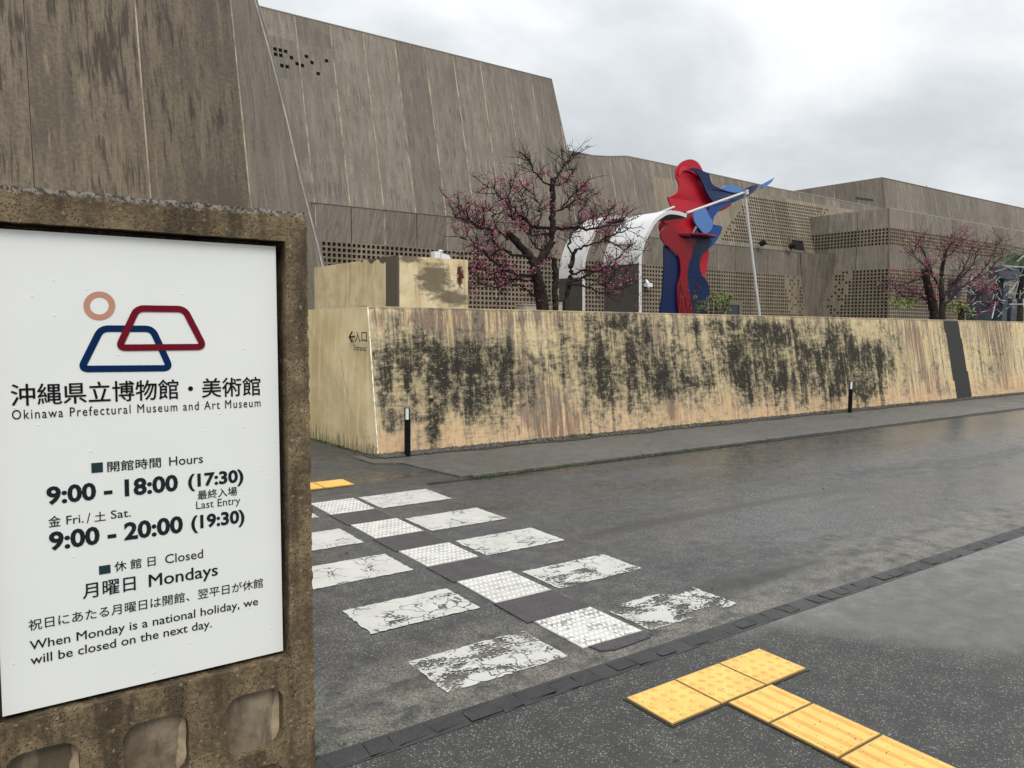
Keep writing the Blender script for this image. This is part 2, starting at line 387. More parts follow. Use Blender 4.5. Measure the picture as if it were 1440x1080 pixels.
# yellow tactile tiles
def yellow(name, base, lo):
    m, t = mat(name); P = t.n('ShaderNodeNewGeometry').outputs['Position']
    n = t.noise(P, 9, 5, .6); s = t.noise(P, 75, 3, .5)
    c = t.mix(t.ss(n, .35, .7), base, lo)
    g_ = t.xyz(t.n('ShaderNodeTexCoord').outputs['Generated'])
    e_ = t.m('MINIMUM', t.m('MINIMUM', g_[0], t.m('SUBTRACT', 1.0, g_[0])), t.m('MINIMUM', g_[1], t.m('SUBTRACT', 1.0, g_[1])))
    q_ = t.noise(P, 28, 5, .7)
    c = t.mix(t.m('MULTIPLY', t.ss(q_, .5, .72), .45), c, (.40, .27, .10))
    c = t.mix(t.m('MULTIPLY', t.m('SUBTRACT', 1.0, t.ss(t.m('ADD', e_, t.m('MULTIPLY', t.m('SUBTRACT', q_, .5), .06)), .0, .035)), .6), c, (.22, .15, .06))
    c = t.mix(t.m('MULTIPLY', t.ss(s, .655, .70), .9), c, (.05, .038, .02))
    fin(t, c, .42, s, .15, .002); return m
M['yel'] = yellow('yellow tile', (.78, .47, .115), (.70, .40, .09))
M['yeld'] = yellow('worn yellow relief', (.66, .36, .075), (.58, .29, .06))
tw = .29
def ytile(x0, x1, y0, y1, kind, parent):
    mb = MB(); g = .004; jz = random.uniform(-.001, .001)
    mb.box(x0+g, x1-g, y0+g, y1-g, .001, .011+jz)
    if kind == 'dot':
        for i in range(5):
            for j in range(5):
                if random.random() < .12: continue
                dome(mb, x0+(i+.5)*(x1-x0)/5, y0+(j+.5)*(y1-y0)/5, .011+jz, .015, .0028, n=10)
    else:
        for i in range(4):
            cx = x0+(i+.5)*(x1-x0)/4
            V = []
            for yy, s_ in ((y0+.016, 1), (y1-.016, 1)):
                V += [(cx-.014, yy, .011+jz), (cx+.014, yy, .011+jz), (cx+.008, yy, .0145+jz), (cx-.008, yy, .0145+jz)]
            mb.add(V, [(0, 1, 2, 3), (4, 7, 6, 5), (1, 5, 6, 2), (3, 2, 6, 7), (0, 3, 7, 4)], 1)
    o = mb.obj('tile', (M['yel'], M['yeld']), parent); return o
for k in range(3): ytile(2.185+k*.292, 2.185+(k+1)*.292, 1.99, 2.252, 'dot', fore)
for a, b in ((1.785, 1.985), (1.49, 1.782), (1.20, 1.487), (.91, 1.197), (.62, .907), (.33, .617), (.04, .327)): ytile(2.505, 2.795, a, b, 'bar', fore)
g0 = G(498, 682); 
for k in range(4): ytile(g0[0]-.30*(k+1), g0[0]-.30*k, 6.83, 7.13, 'dot', path)
mb = MB(); mb.prism([(2.177, 1.982), (2.50, 1.982), (2.50, 0), (2.80, 0), (2.80, 1.982), (3.07, 1.982), (3.07, 2.258), (2.177, 2.258)], lambda x, y: (x, y, .004), lambda x, y: (x, y, -.002)); mb.obj('tile_bed', M['gap'], fore)

# ------------------------------------------------------------------ retaining wall
WA = .2; WY = 8.2; WH = 1.745
m, t = mat('stained cream wall'); M['wall'] = m
P = t.n('ShaderNodeNewGeometry').outputs['Position']; x, y, z = t.xyz(P)[:3]
att = t.n('ShaderNodeAttribute', attribute_name='stain').outputs['Color']; ar, ag, ab = t.xyz(att)[:3]
u = t.m('ADD', x, t.m('SUBTRACT', y, t.m('MULTIPLY', z, .22)))
uz = t.cmb(u, 0.0, z)
uv = t.cmb(t.m('ADD', x, t.m('MULTIPLY', z, .12)), y, 0.0)
us = t.m('ADD', x, t.m('MULTIPLY', z, .10))
us = t.m('ADD', x, t.m('SUBTRACT', y, t.m('MULTIPLY', z, .24)))
vst = t.noise(t.cmb(t.m('MULTIPLY', us, 9), 0.0, t.m('MULTIPLY', z, .8)), 1.0, 6, .68, .2)
vst2 = t.noise(t.cmb(t.m('MULTIPLY', us, 26), 2.0, t.m('MULTIPLY', z, 1.1)), 1.0, 5, .65)
hst = t.noise(t.cmb(t.m('MULTIPLY', u, 5), 5.0, t.m('MULTIPLY', z, 26)), 1.0, 6, .7, .3)
blo = t.noise(uz, 2.4, 7, .68, .3); fine = t.noise(uz, 38, 5, .7); fine2 = t.noise(uz, 12, 6, .7)
col = t.mix(t.ss(blo, .35, .65), (.52, .40, .215), (.66, .535, .32))
col = t.mix(t.m('MULTIPLY', t.ss(vst, .45, .65), .5), col, (.70, .59, .41))
pe = t.m('SUBTRACT', 1.0, t.ss(t.m('ADD', z, t.m('MULTIPLY', blo, .5)), .35, .95))
col = t.mix(t.m('MULTIPLY', pe, .5), col, (.58, .34, .20))
c_ = lambda n_, g_: t.m('MULTIPLY', t.m('SUBTRACT', n_, .5), g_)
vw = t.noise(t.cmb(t.m('MULTIPLY', us, 4.2), 8.0, t.m('MULTIPLY', z, .55)), 1.0, 6, .66, .35)
grain = t.noise(t.cmb(t.m('MULTIPLY', us, 40), 1.0, t.m('MULTIPLY', z, 9)), 1.0, 5, .75)
tex = t.m('ADD', t.m('ADD', c_(vst, 1.1), c_(vw, 1.1)), t.m('ADD', c_(hst, 1.0), t.m('ADD', c_(blo, 1.7), c_(fine2, 1.2))))
pk = t.m('ADD', c_(vst2, 2.0), t.m('ADD', c_(vst, 1.6), c_(grain, .8)))
pu = t.m('MULTIPLY', t.ss(t.m('ADD', t.m('MULTIPLY', ag, .40), pk), .12, .72), .88)
col = t.mix(pu, col, (.17, .098, .085))
sb = t.m('ADD', tex, t.m('MULTIPLY', ar, .50))
gr = t.m('MULTIPLY', t.ss(t.m('ADD', sb, c_(grain, .8)), -.08, .55), .72)
col = t.mix(gr, col, (.185, .165, .115))
bk = t.ss(t.m('ADD', sb, c_(fine, .9)), .32, .78)
col = t.mix(t.m('MULTIPLY', bk, .96), col, (.020, .019, .016))
bare = t.m('MULTIPLY', t.ss(t.m('ADD', c_(fine, 1.4), c_(hst, 1.4)), .16, .30), .5)
col = t.mix(bare, col, (.50, .43, .29))
gb = t.ss(t.m('ADD', ab, t.m('MULTIPLY', t.m('SUBTRACT', fine2, .5), .7)), .45, .55)
col = t.mix(gb, col, (.042, .042, .039))
topd = t.m('MULTIPLY', t.ss(t.m('ADD', z, t.m('MULTIPLY', fine2, .12)), 1.77, 1.80), .6)
col = t.mix(topd, col, (.12, .10, .07))
col = t.mix(t.m('MULTIPLY', t.ss(fine, .6, .75), .3), col, (.2, .16, .09))
fin(t, col, .8, t.m('ADD', hst, fine), .45, .008, spec=.12)

wall = thing('retaining_wall', 'long low battered cream wall with black and purple weather stains beside the pavement', 'wall', (3.9, 8.2, 0))
c0b, c0t = np.array((3.89, WY, 0)), np.array((3.925, WY+WA*WH, WH))
def wallpt(u, v):     # u metres along, v height
    x = c0b[0]+(c0t[0]-c0b[0])*v/WH*max(0, 1-u)+u
    return np.array((x, WY+WA*v+.006*math.sin(u*1.3)+.003*math.sin(u*5.1), v))
blk = [(600,535,80,42,1.15),(690,545,55,42,1.1),(640,505,95,26,.6),(560,500,25,55,.65),(850,505,55,48,1.0),(830,560,40,30,.5),(1030,500,65,48,1.0),(1062,515,22,34,1.2),
 (1110,505,45,45,.9),(1145,540,40,35,.7),(1205,505,45,38,.75),(1245,515,30,38,.7),(905,520,38,50,.7),(955,545,40,40,.6),(611,590,9,44,1.3),(1395,500,25,40,.7),
 (1005,460,35,10,.7),(1100,462,60,8,.45),(860,452,50,10,.6),(1180,500,14,60,.8),(1330,500,18,50,.5),(700,500,30,60,.4),(790,480,30,40,.35),(1215,540,14,30,.9),(560,590,25,30,.35),(600,460,18,40,.2)]
pur = [(738,540,16,75,1.3),(775,575,22,45,1.3),(660,465,40,38,1.0),(600,452,50,18,.9),(640,470,14,45,1.0),(800,590,20,35,.9),(930,520,14,70,1.0),(905,470,20,30,.6),(1160,475,14,40,.6),(1285,500,22,55,.8),(1300,470,40,18,.6),(1410,490,16,55,.9),(1010,560,30,30,.4),(720,445,60,12,.6),(860,470,80,20,.4),(1380,470,40,20,.5)]
def paint(px, py):
    r = sum(s*math.exp(-((px-a)/c)**2*.62-((py-b)/d)**2*.62) for a, b, c, d, s in blk)
    g = sum(s*math.exp(-(((px-a)-(py-b)*.3)/c)**2*.9-((py-b)/d)**2*.9) for a, b, c, d, s in pur)
    g += .75*math.exp(-((py-447)/13)**2)*(.6+.4*math.sin(px*.11)*math.sin(px*.037+1)); g += .25
    for (xa, ya, xb, yb, w0, w1, st) in ((718, 478, 768, 612, 1.5, 9, 1.5), (733, 492, 792, 610, 1, 7, 1.2), (700, 470, 742, 600, 1, 4, .9), (628, 450, 636, 490, 9, 5, 1.0), (752, 470, 800, 600, 2, 6, .8), (1286, 460, 1308, 556, 2, 5, 1.0), (1302, 458, 1322, 556, 1, 4, .9), (925, 455, 945, 590, 2, 5, .9), (1075, 455, 1110, 545, 1, 4, .7), (1398, 460, 1416, 550, 2, 4, .9)):
        if ya < py < yb:
            k_ = (py-ya)/(yb-ya); g += st*math.exp(-((px-xa-(xb-xa)*k_)/(w0+(w1-w0)*k_))**2)
    q = (py-455)/108
    l, rr = 1327+q*19, 1348+q*20
    B = 1.0 if l < px < rr else 0.0
    l2 = 1045+q*25
    return (min(1.3, r), min(1.4, g), B)
us_ = list(np.arange(0, 20, .05))+list(np.arange(20, 60, .5)); vs_ = np.linspace(-.05, WH, 30)
V = []; colr = []
for v in vs_:
    for q in us_:
        jz = 0
        if v >= WH-1e-6: jz = .006*math.sin(q*3.1)*math.sin(q*7.7)+random.uniform(-.004, .004)
        p = wallpt(q, v); p[2] += jz; V.append(p); colr.append(paint(*PJ(p)))
nu = len(us_); nv = len(vs_)
Fc = [(j*nu+i, j*nu+i+1, (j+1)*nu+i+1, (j+1)*nu+i) for j in range(nv-1) for i in range(nu-1)]
kt = len(V)
for q in us_:
    p = wallpt(q, WH); V.append((p[0], p[1]+.02, p[2]+.012)); colr.append((0, 0, 0))
for q in us_:
    p = wallpt(q, WH); V.append((p[0], p[1]+.35, p[2]+.012)); colr.append((0, 0, 0))
tp = (nv-1)*nu
Fc += [(tp+i, tp+i+1, kt+i+1, kt+i) for i in range(nu-1)]+[(kt+i, kt+i+1, kt+nu+i+1, kt+nu+i) for i in range(nu-1)]
wf = mo('wall_face', V, Fc, M['wall'], wall)
at = wf.data.color_attributes.new('stain', 'FLOAT_COLOR', 'POINT')
at.data.foreach_set('color', [q for c in colr for q in (*c, 1)])
# end face turning back towards the entrance
m, t = mat('pale cream end wall'); M['wallend'] = m
P = t.n('ShaderNodeNewGeometry').outputs['Position']; x, y, z = t.xyz(P)[:3]
v1 = t.noise(t.cmb(t.m('MULTIPLY', y, 9), 0.0, t.m('MULTIPLY', z, .8)), 1.0, 6, .65, .2); v2 = t.noise(t.cmb(y, 0.0, z), 1.6, 6, .6)
col = t.mix(t.ss(v2, .35, .65), (.50, .39, .20), (.66, .53, .31))
col = t.mix(t.m('MULTIPLY', t.ss(v1, .5, .68), .6), col, (.74, .63, .42))
nn = t.noise(t.cmb(t.m('MULTIPLY', y, 20), 0.0, t.m('MULTIPLY', z, 2)), 1.0, 6, .7)
dirt = t.m('ADD', t.m('MULTIPLY', t.m('SUBTRACT', 1.0, t.ss(z, 0.0, .3)), .22), nn)
col = t.mix(t.m('MULTIPLY', t.ss(dirt, .62, .78), .8), col, (.10, .085, .05))
col = t.mix(t.m('MULTIPLY', t.m('MULTIPLY', t.ss(t.m('SUBTRACT', 8.75, y), .0, .5), t.ss(t.noise(t.cmb(y, 0.0, z), 7, 6, .7), .52, .68)), .7), col, (.13, .11, .075))
crx = t.m('ABSOLUTE', t.m('SUBTRACT', t.m('SUBTRACT', y, 8.95), t.m('ADD', t.m('MULTIPLY', t.m('SUBTRACT', z, .75), .45), t.m('MULTIPLY', t.noise(P, 6, 4), .12))))
crk = t.m('MULTIPLY', t.m('SUBTRACT', 1.0, t.ss(crx, .003, .008)), t.m('MULTIPLY', t.ss(z, .6, .7), t.m('SUBTRACT', 1.0, t.ss(z, 1.1, 1.2))))
col = t.mix(t.m('MULTIPLY', crk, .7), col, (.2, .15, .08))
fin(t, col, .8, nn, .3, .005, spec=.3)
e1b, e1t = np.array((3.76, 10.3, 0)), np.array((3.74, 10.3, 1.72)); e2 = np.array((3.4, 15.5, 0))
V = [c0b+(0, 0, -.05), c0t+(0, 0, .004), e1t, e1b+(0, 0, -.05), e2, e2+(0, 0, 1.66), c0t+(.35, .35, .004), e1t+(.35, 0, 0), e2+(.35, 0, 1.66)]
mo('wall_end', V, [(0, 1, 2, 3), (3, 2, 5, 4), (1, 6, 7, 2), (2, 7, 8, 5)], M['wallend'], wall, label='plainer cream end face turning back to the entrance')
mb = MB(); mb.tube([c0b+(-.001, -.001, 0), c0t+(-.001, -.001, .0)], [.008, .009], 6); mb.obj('arris', simple('pale arris', (.8, .72, .55), .8, var=.4, sc=20), wall)  # thin paler tube running up the wall corner
# weep pipe
p = wallpt(0, 0); q = W(606, 562, (0, 1, -WA), WY)
mb = MB(); mb.tube([q+(0, .02, 0), q+(0, -.03, -.004)], [.022, .022], 10); mb.obj('drain_pipe', simple('black pipe', (.01, .01, .01), .6), wall)
M['black'] = simple('black lettering', (.012, .012, .012), .5, spec=.12)

def text_mesh(s_, bold=0.0, spacing=1.0, res=3):
    if 0 < bold < .03:
        A_, F_ = text_mesh(s_, 0, spacing, res); n = len(A_); b_ = bold*1.0; Vs = []; Fs = []
        for k, (ax, ay) in enumerate(((-b_, 0), (b_, 0), (0, b_*.7), (0, -b_*.7))):
            Vs.append(A_+np.array((ax, ay, 0))+np.array((0, 0, k*1.0))); Fs += [tuple(i+k*n for i in f) for f in F_]
        return np.concatenate(Vs), Fs
    c = bpy.data.curves.new('txt', 'FONT'); c.body = s_; c.offset = bold; c.resolution_u = res; c.space_character = spacing
    o = bpy.data.objects.new('txt', c); COL.objects.link(o)
    dg = bpy.context.evaluated_depsgraph_get(); me = bpy.data.meshes.new_from_object(o.evaluated_get(dg))
    V = np.array([v.co[:] for v in me.vertices]).reshape(-1, 3); Fc = [tuple(p.vertices) for p in me.polygons]
    bpy.data.objects.remove(o); bpy.data.curves.remove(c); bpy.data.meshes.remove(me)
    return V, Fc
# entrance lettering on the end face
nrm = np.cross(e1b-c0b, (0, 0, 1)); nrm = nrm/np.linalg.norm(nrm)
if nrm[0] > 0: nrm = -nrm
dd = nrm@(c0b+nrm*.006)
def endtext(s_, x0, yb, x1, yt, bold=0.0, full=True):
    A = W(x0, yb, nrm, dd); Tt = W(x0, yt, nrm, dd); B = W(x1, yb-1.5, nrm, dd)
    V, Fc = text_mesh(s_, bold)
    lo = V[:, 1].min() if full else 0; sx = V[:, 0].min(), V[:, 0].max()
    ud = (B-A)*(1, 1, 0); O = []
    for v in V:
        O.append(A*(1, 1, 0)+nrm*(v[2]*.0002)+ud*(v[0]-sx[0])/(sx[1]-sx[0])+np.array((0, 0, A[2]+(Tt[2]-A[2])*(v[1]-lo)/(V[:, 1].max()-lo))))
    mo('lettering', O, Fc, M['black'], wall)
endtext('入', 499, 481, 507, 466, .012); endtext('口', 508.5, 480.5, 516, 467, .012); endtext('Entrance', 497.5, 492.5, 515, 485, .01, False)
mb = MB()
for a, b in (((491, 474), (498.6, 473.4)), ((491.2, 474), (495.2, 466.5)), ((491.2, 474), (495.2, 481))):
    A, B = W(*a, nrm, dd+.001), W(*b, nrm, dd+.001); mb.tube([A, B], [.010, .010], 6)
mb.obj('arrow', M['black'], wall)

# terrace behind the wall
M['terr'] = simple('terrace paving', (.12, .11, .09), .6, sc=2)
mb = MB(); mb.quad((4.2, 8.7, 1.3), (160, 8.7, 1.3), (160, 60, 1.3), (4.2, 60, 1.3)); mb.quad((4.2, 8.7, 1.3), (4.2, 60, 1.3), (4.2, 60, 0), (4.2, 8.7, 0)); mb.obj('terrace', M['terr'], kind='structure')

# upper wall block behind
m, t = mat('streaked cream upper wall'); M['wallup'] = m
P = t.n('ShaderNodeNewGeometry').outputs['Position']; x, y, z = t.xyz(P)[:3]
u = t.m('SUBTRACT', x, y)
att = t.xyz(t.n('ShaderNodeAttribute', attribute_name='stain').outputs['Color'])
v1 = t.noise(t.cmb(t.m('MULTIPLY', u, 7), 0.0, t.m('MULTIPLY', z, .6)), 1.0, 6, .65, .15); v2 = t.noise(t.cmb(u, 0.0, z), 3, 6, .65)
v3 = t.noise(t.cmb(t.m('MULTIPLY', u, 4), 6.0, t.m('MULTIPLY', z, 12)), 1.0, 6, .7)
v4 = t.noise(t.cmb(u, 2.0, z), 16, 6, .7)
col = t.mix(t.ss(v2, .35, .65), (.58, .46, .26), (.72, .60, .38))
col = t.mix(t.m('MULTIPLY', t.ss(v1, .52, .66), .6), col, (.34, .25, .15))
col = t.mix(t.m('MULTIPLY', t.ss(t.m('ADD', t.m('MULTIPLY', att[0], .4), t.m('ADD', t.m('MULTIPLY', v3, .6), t.m('MULTIPLY', v4, .3))), .58, .78), .85), col, (.09, .075, .05))
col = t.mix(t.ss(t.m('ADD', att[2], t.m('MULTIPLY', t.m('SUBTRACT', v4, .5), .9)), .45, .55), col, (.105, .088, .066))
col = t.mix(t.ss(t.m('ADD', att[1], t.m('MULTIPLY', t.m('SUBTRACT', v4, .5), 1.0)), .42, .6), col, (.075, .014, .010))
fin(t, col, .8, v3, .3, .005, spec=.3)
BY = 11.0; bc = YP(559, 359, BY); bx = bc[0]; btop = bc[2]; bend = XP(442, 374, bx)[1]; bxr = YP(658, 363, BY)[0]
ub = thing('upper_wall', 'short cream wall block with a dark streaked corner behind the long wall', 'wall', (bx, BY, 1.3))
def gridface(f, ua, va, paintf, name, m, parent, **kw):
    V = []; C = []
    for v in va:
        for u_ in ua:
            p = f(u_, v); V.append(p); C.append(paintf(*PJ(p)))
    n = len(ua); Fc = [(j*n+i, j*n+i+1, (j+1)*n+i+1, (j+1)*n+i) for j in range(len(va)-1) for i in range(n-1)]
    o = mo(name, V, Fc, m, parent, **kw)
    at = o.data.color_attributes.new('stain', 'FLOAT_COLOR', 'POINT'); at.data.foreach_set('color', [q for c in C for q in (*c, 1)])
    return o
def pup(px, py):
    R_ = 0; Gc = 0; B = 0
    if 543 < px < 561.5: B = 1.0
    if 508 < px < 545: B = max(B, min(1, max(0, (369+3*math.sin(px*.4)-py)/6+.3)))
    R_ = 1.0*math.exp(-((px-611)/22)**2-((py-392)/22)**2)+.9*math.exp(-((px-640)/22)**2-((py-420)/10)**2)+.6*math.exp(-((px-575)/14)**2-((py-364)/6)**2)*1.6
    if px > 561: R_ += .2
    Gc = .75*math.exp(-((px-647)/8)**2*1.2-((py-388)/22)**2*.9)
    return (R_, Gc, B)
gridface(lambda u_, v: np.array((bx, bend+(BY-bend)*u_, 1.3+(btop+.0-1.3)*v)), np.linspace(0, 1, 90), np.linspace(0, 1, 24), pup, 'side_face', M['wallup'], ub)
gridface(lambda u_, v: np.array((bx+(bxr-bx)*u_, BY, 1.3+(btop+.0-1.3)*v)), np.linspace(0, 1, 60), np.linspace(0, 1, 24), pup, 'front_face', M['wallup'], ub)
mb = MB(); mb.quad((bx, BY, btop), (bxr, BY, btop), (bxr, BY+.4, btop), (bx, BY+.4, btop)); mb.quad((bx, BY+.4, btop), (bx+.4, BY+.4, btop), (bx+.4, bend, btop), (bx, bend, btop))
mb.quad((bxr, BY, 1.3), (bxr, BY+.4, 1.3), (bxr, BY+.4, btop), (bxr, BY, btop)); mb.quad((bx, bend, 1.3), (bx+.4, bend, 1.3), (bx+.4, bend, btop), (bx, bend, btop)); mb.obj('coping', M['conc'], ub)
# vent on the block
M['steel'] = simple('brushed steel', (.62, .64, .66), .25, metal=.7)
M['white'] = simple('white coated metal', (.72, .73, .73), .4, var=.08)
vp = YP(613, 361, BY+.2)
vt = thing('roof_vent', 'small shiny steel vent box standing on the upper cream wall', 'vent', (vp[0], vp[1], btop))
mb = MB(); mb.box(vp[0]-.055, vp[0]+.05, vp[1]-.06, vp[1]+.06, btop, btop+.12); mb.obj('vent_box', M['white'], vt)
mb = MB(); mb.tube([(vp[0]+.075, vp[1]-.02, btop), (vp[0]+.075, vp[1]-.02, btop+.13)], [.035, .035], 12); mb.tube([(vp[0]+.075, vp[1]-.02, btop+.13), (vp[0]+.075, vp[1]-.02, btop+.15)], [.048, .03], 12); mb.obj('vent_pipe', M['steel'], vt)
mb = MB(); mb.prism([(0, 0), (.24, 0), (.2, .06), (.1, .09), (0, .09)], lambda a, b: (vp[0]+.06+a*.8, vp[1]-.07, btop+b), lambda a, b: (vp[0]+.06+a*.8, vp[1]+.07, btop+b)); mb.obj('vent_hood', M['white'], vt)

# ------------------------------------------------------------------ museum
mus = thing('museum_building', 'huge brown concrete museum with battered panelled towers and pierced lattice walls', 'museum', (30, 34, 1.3))
def panel(parent, f, poly, name='wall_panel', m=None, th=.05, gap=.02, holes=None, cell=None, zone=None):
    """poly in (u,v); f(u,v,o) -> world, o = outward offset. zone=(v0,v1): pierced rows; holes(i,j)->bool"""
    us0 = min(p[0] for p in poly); us1 = max(p[0] for p in poly)
    mb = MB(); m = m or M['conc']
    inner = strip_clip(poly, us0+gap, us1-gap)
    if len(inner) < 3: return
    # drop duplicates
    out = []
    for p in inner:
        if not out or abs(p[0]-out[-1][0])+abs(p[1]-out[-1][1]) > 1e-5: out.append(p)
    if abs(out[0][0]-out[-1][0])+abs(out[0][1]-out[-1][1]) < 1e-5: out.pop()
    if len(out) < 3: return
    mb.prism(out, lambda u, v: f(u, v, th), lambda u, v: f(u, v, 0))
    return mb.obj(name, m, parent)
def lattice(parent, f, u0, u1, v0, v1, hole, cells=7, th=.05, gap=.012, name='lattice_panel', cv=.2443, depth=.14, gi=0, size=.64):
    """pierced panel; rows counted from the top v1"""
    rows = int(round((v1-v0)/cv)); cv = (v1-v0)/rows; cu = (u1-u0)/cells; mb = MB(); a = (1-size)/2
    U = [u0+gap if i == 0 else u1-gap if i == cells else u0+i*cu for i in range(cells+1)]
    for j in range(rows):
        vb, vt_ = v1-(j+1)*cv, v1-j*cv
        for i in range(cells):
            ul, ur = U[i], U[i+1]
            A, B, C, D = (ul, vb), (ur, vb), (ur, vt_), (ul, vt_)
            if not hole(gi*cells+i, j, u0+(i+.5)*cu, v1-(j+.5)*cv):
                mb.quad(f(*A, th), f(*B, th), f(*C, th), f(*D, th)); continue
            hl, hr = u0+i*cu+a*cu, u0+(i+1)*cu-a*cu; hb, ht = vb+a*cv, vt_-a*cv
            E, F_, G_, H_ = (hl, hb), (hr, hb), (hr, ht), (hl, ht)
            k = len(mb.v)
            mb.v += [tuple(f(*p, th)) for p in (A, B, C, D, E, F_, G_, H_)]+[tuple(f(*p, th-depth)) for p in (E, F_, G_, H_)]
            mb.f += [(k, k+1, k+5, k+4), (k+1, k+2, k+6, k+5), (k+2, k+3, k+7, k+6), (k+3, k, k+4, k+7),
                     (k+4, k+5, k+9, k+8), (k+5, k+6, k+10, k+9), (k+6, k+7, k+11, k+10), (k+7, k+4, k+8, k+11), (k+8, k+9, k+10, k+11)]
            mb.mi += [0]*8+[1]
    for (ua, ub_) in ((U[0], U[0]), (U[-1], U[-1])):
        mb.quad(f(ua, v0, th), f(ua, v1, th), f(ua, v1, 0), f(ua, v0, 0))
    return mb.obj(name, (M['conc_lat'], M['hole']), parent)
def joint(parent, f, u, v0, v1, w=.028, m=None, o=.053):
    mb = MB(); n = 6
    for k in range(n):
        a, b = v0+(v1-v0)*k/n, v0+(v1-v0)*(k+1)/n
        mb.quad(f(u-w, a, o), f(u+w, a, o), f(u+w, b, o), f(u-w, b, o))
    mb.obj('joint', m or M['joint'], parent)

# main facade: upper battered plane, y = Y0 + A z
A = .26; LED = 6.88; Y0 = 34-A*LED; PW = 1.71; XS = 13.03
def fu(u, v, o=0): return np.array((u, Y0+A*v-o, v+o*.26))
top = [W(px, py, (0, 1, -A), Y0) for px, py in ((365, 10), (560, 58.5), (775, 112), (797, 212), (812, 215), (830, 219), (855, 220.5), (880, 220), (910, 226), (1000, 245), (1090, 265), (1170, 280), (1250, 296))]
dz = (top[2][2]-top[0][2])/(top[2][0]-top[0][0])
prof = [(XS-4*PW, top[0][2]-dz*0)]+[(p[0], p[2]) for p in top]
prof.append((75, top[-1][2]))
poly = [(XS-4*PW, LED)]+[(75, LED)]+prof[::-1]
def zt(x):
    for a, b in zip(prof, prof[1:]):
        if a[0] <= x <= b[0]: return a[1]+(b[1]-a[1])*(x-a[0])/max(1e-6, b[0]-a[0])
    return prof[-1][1]
# scattered small openings
towholes = [(382,69),(396.5,72),(381,74.5),(390,81),(397,77),(388.5,69),(404,72.5),(411.5,80.5),(398.5,90.5),(406.5,98.5),(419.5,89),(428,97),(432,79),(440,87),(460,85),(449.5,108),(384,87)]
midholes = [(934.5,255),(946,257),(951,259),(958,260),(941,265),(948,263),(955,266),(961,262),(947,268),(953,270),(939.5,285),(963,257.5)]
def inlat_up(i, j, u, v):
    px, py = PJ(fu(u, v))
    lo = 345+(px-1050)*.105; topb = 274+(px-1053)*.165
    left = 1010-(py-341)*.65
    if px < left or py < topb: return False
    if px > 1150+(py-300)*-.1 and random.random() < .55+(.4 if px > 1165 else 0): return False
    if px < left+9 and random.random() < .4: return False
    if py < topb+3 and px > 1130 and random.random() < .5: return False
    return True
nP = int((75-XS)/PW)+1
LATV = 11.05
holepts = [W(px, py, (0, 1, -A), Y0) for px, py in towholes+midholes]
for k in range(-4, nP):
    u0 = XS+k*PW; u1 = u0+PW
    haslat = 34.5 < u0 < 62
    hp = [h for h in holepts if u0 <= h[0] < u1]
    if haslat:
        v0 = LED+.30; rows = 15; v1 = v0+rows*.2443
        sub = strip_clip(poly, u0, u1); zmin = min(zt(u0), zt(u1))
        panel(mus, fu, [(u0, LED), (u1, LED), (u1, v0), (u0, v0)])
        lattice(mus, fu, u0, u1, v0, v1, inlat_up, gi=k)
        panel(mus, fu, [(u0, v1), (u1, v1), (u1, zt(u1)), (u0, zt(u0))])
    elif hp:
        rows0 = min(h[2] for h in hp); rows1 = max(h[2] for h in hp)
        v0 = rows0-.5; n = int((rows1-rows0+1)/.2443)+1; v1 = v0+n*.2443
        cells = set()
        for h in hp: cells.add((min(6, int((h[0]-u0)/(PW/7))), int((v1-h[2])/.2443)))
        panel(mus, fu, [(u0, LED), (u1, LED), (u1, v0), (u0, v0)])
        lattice(mus, fu, u0, u1, v0, v1, lambda i, j, u, v, c=cells, g=k: (i-g*7, j) in c, gi=k, name='pierced_panel', size=.72).data.materials[0] = M['conc']
        panel(mus, fu, [(u0, v1), (u1, v1), (u1, zt(u1)), (u0, zt(u0))])
    else:
        sp = strip_clip(poly, u0, u1)
        panel(mus, fu, sp)
    joint(mus, fu, u0, LED+.02, min(zt(u0-.04), zt(u0+.04))-.06, .03)
# returns and roof behind the parapet
mb = MB()
R3, R4 = top[2], top[3]
mb.quad(R3-(0, .04, 0), R4-(0, .04, 0), R4+(.5, 14, 0), R3+(.4, 14, 0)); mb.quad(top[0], R3, R3+(0, 14, -.3), top[0]+(0, 14, -.3))
# rounded edge of the tower
mb.obj('tower_return', M['conc_edge'], mus)
mb = MB(); bb = prof[4:]
for a, b in zip(bb, bb[1:]): mb.quad(fu(*a, -.01), fu(*b, -.01), fu(*b, -.01)+(0, 12, -.4), fu(*a, -.01)+(0, 12, -.4))
mb.obj('roof', M['conc_edge'], mus)
mb = MB(); mb.tube([fu(*p, .03) for p in prof[:-1]], [.05]*(len(prof)-1), 6); mb.obj('parapet_cap', simple('parapet edge', (.20, .18, .15), .6), mus)
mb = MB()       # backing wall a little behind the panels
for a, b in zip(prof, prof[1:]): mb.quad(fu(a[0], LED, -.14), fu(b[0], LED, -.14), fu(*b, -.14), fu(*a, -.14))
mb.obj('backing_wall', M['hole'], mus)

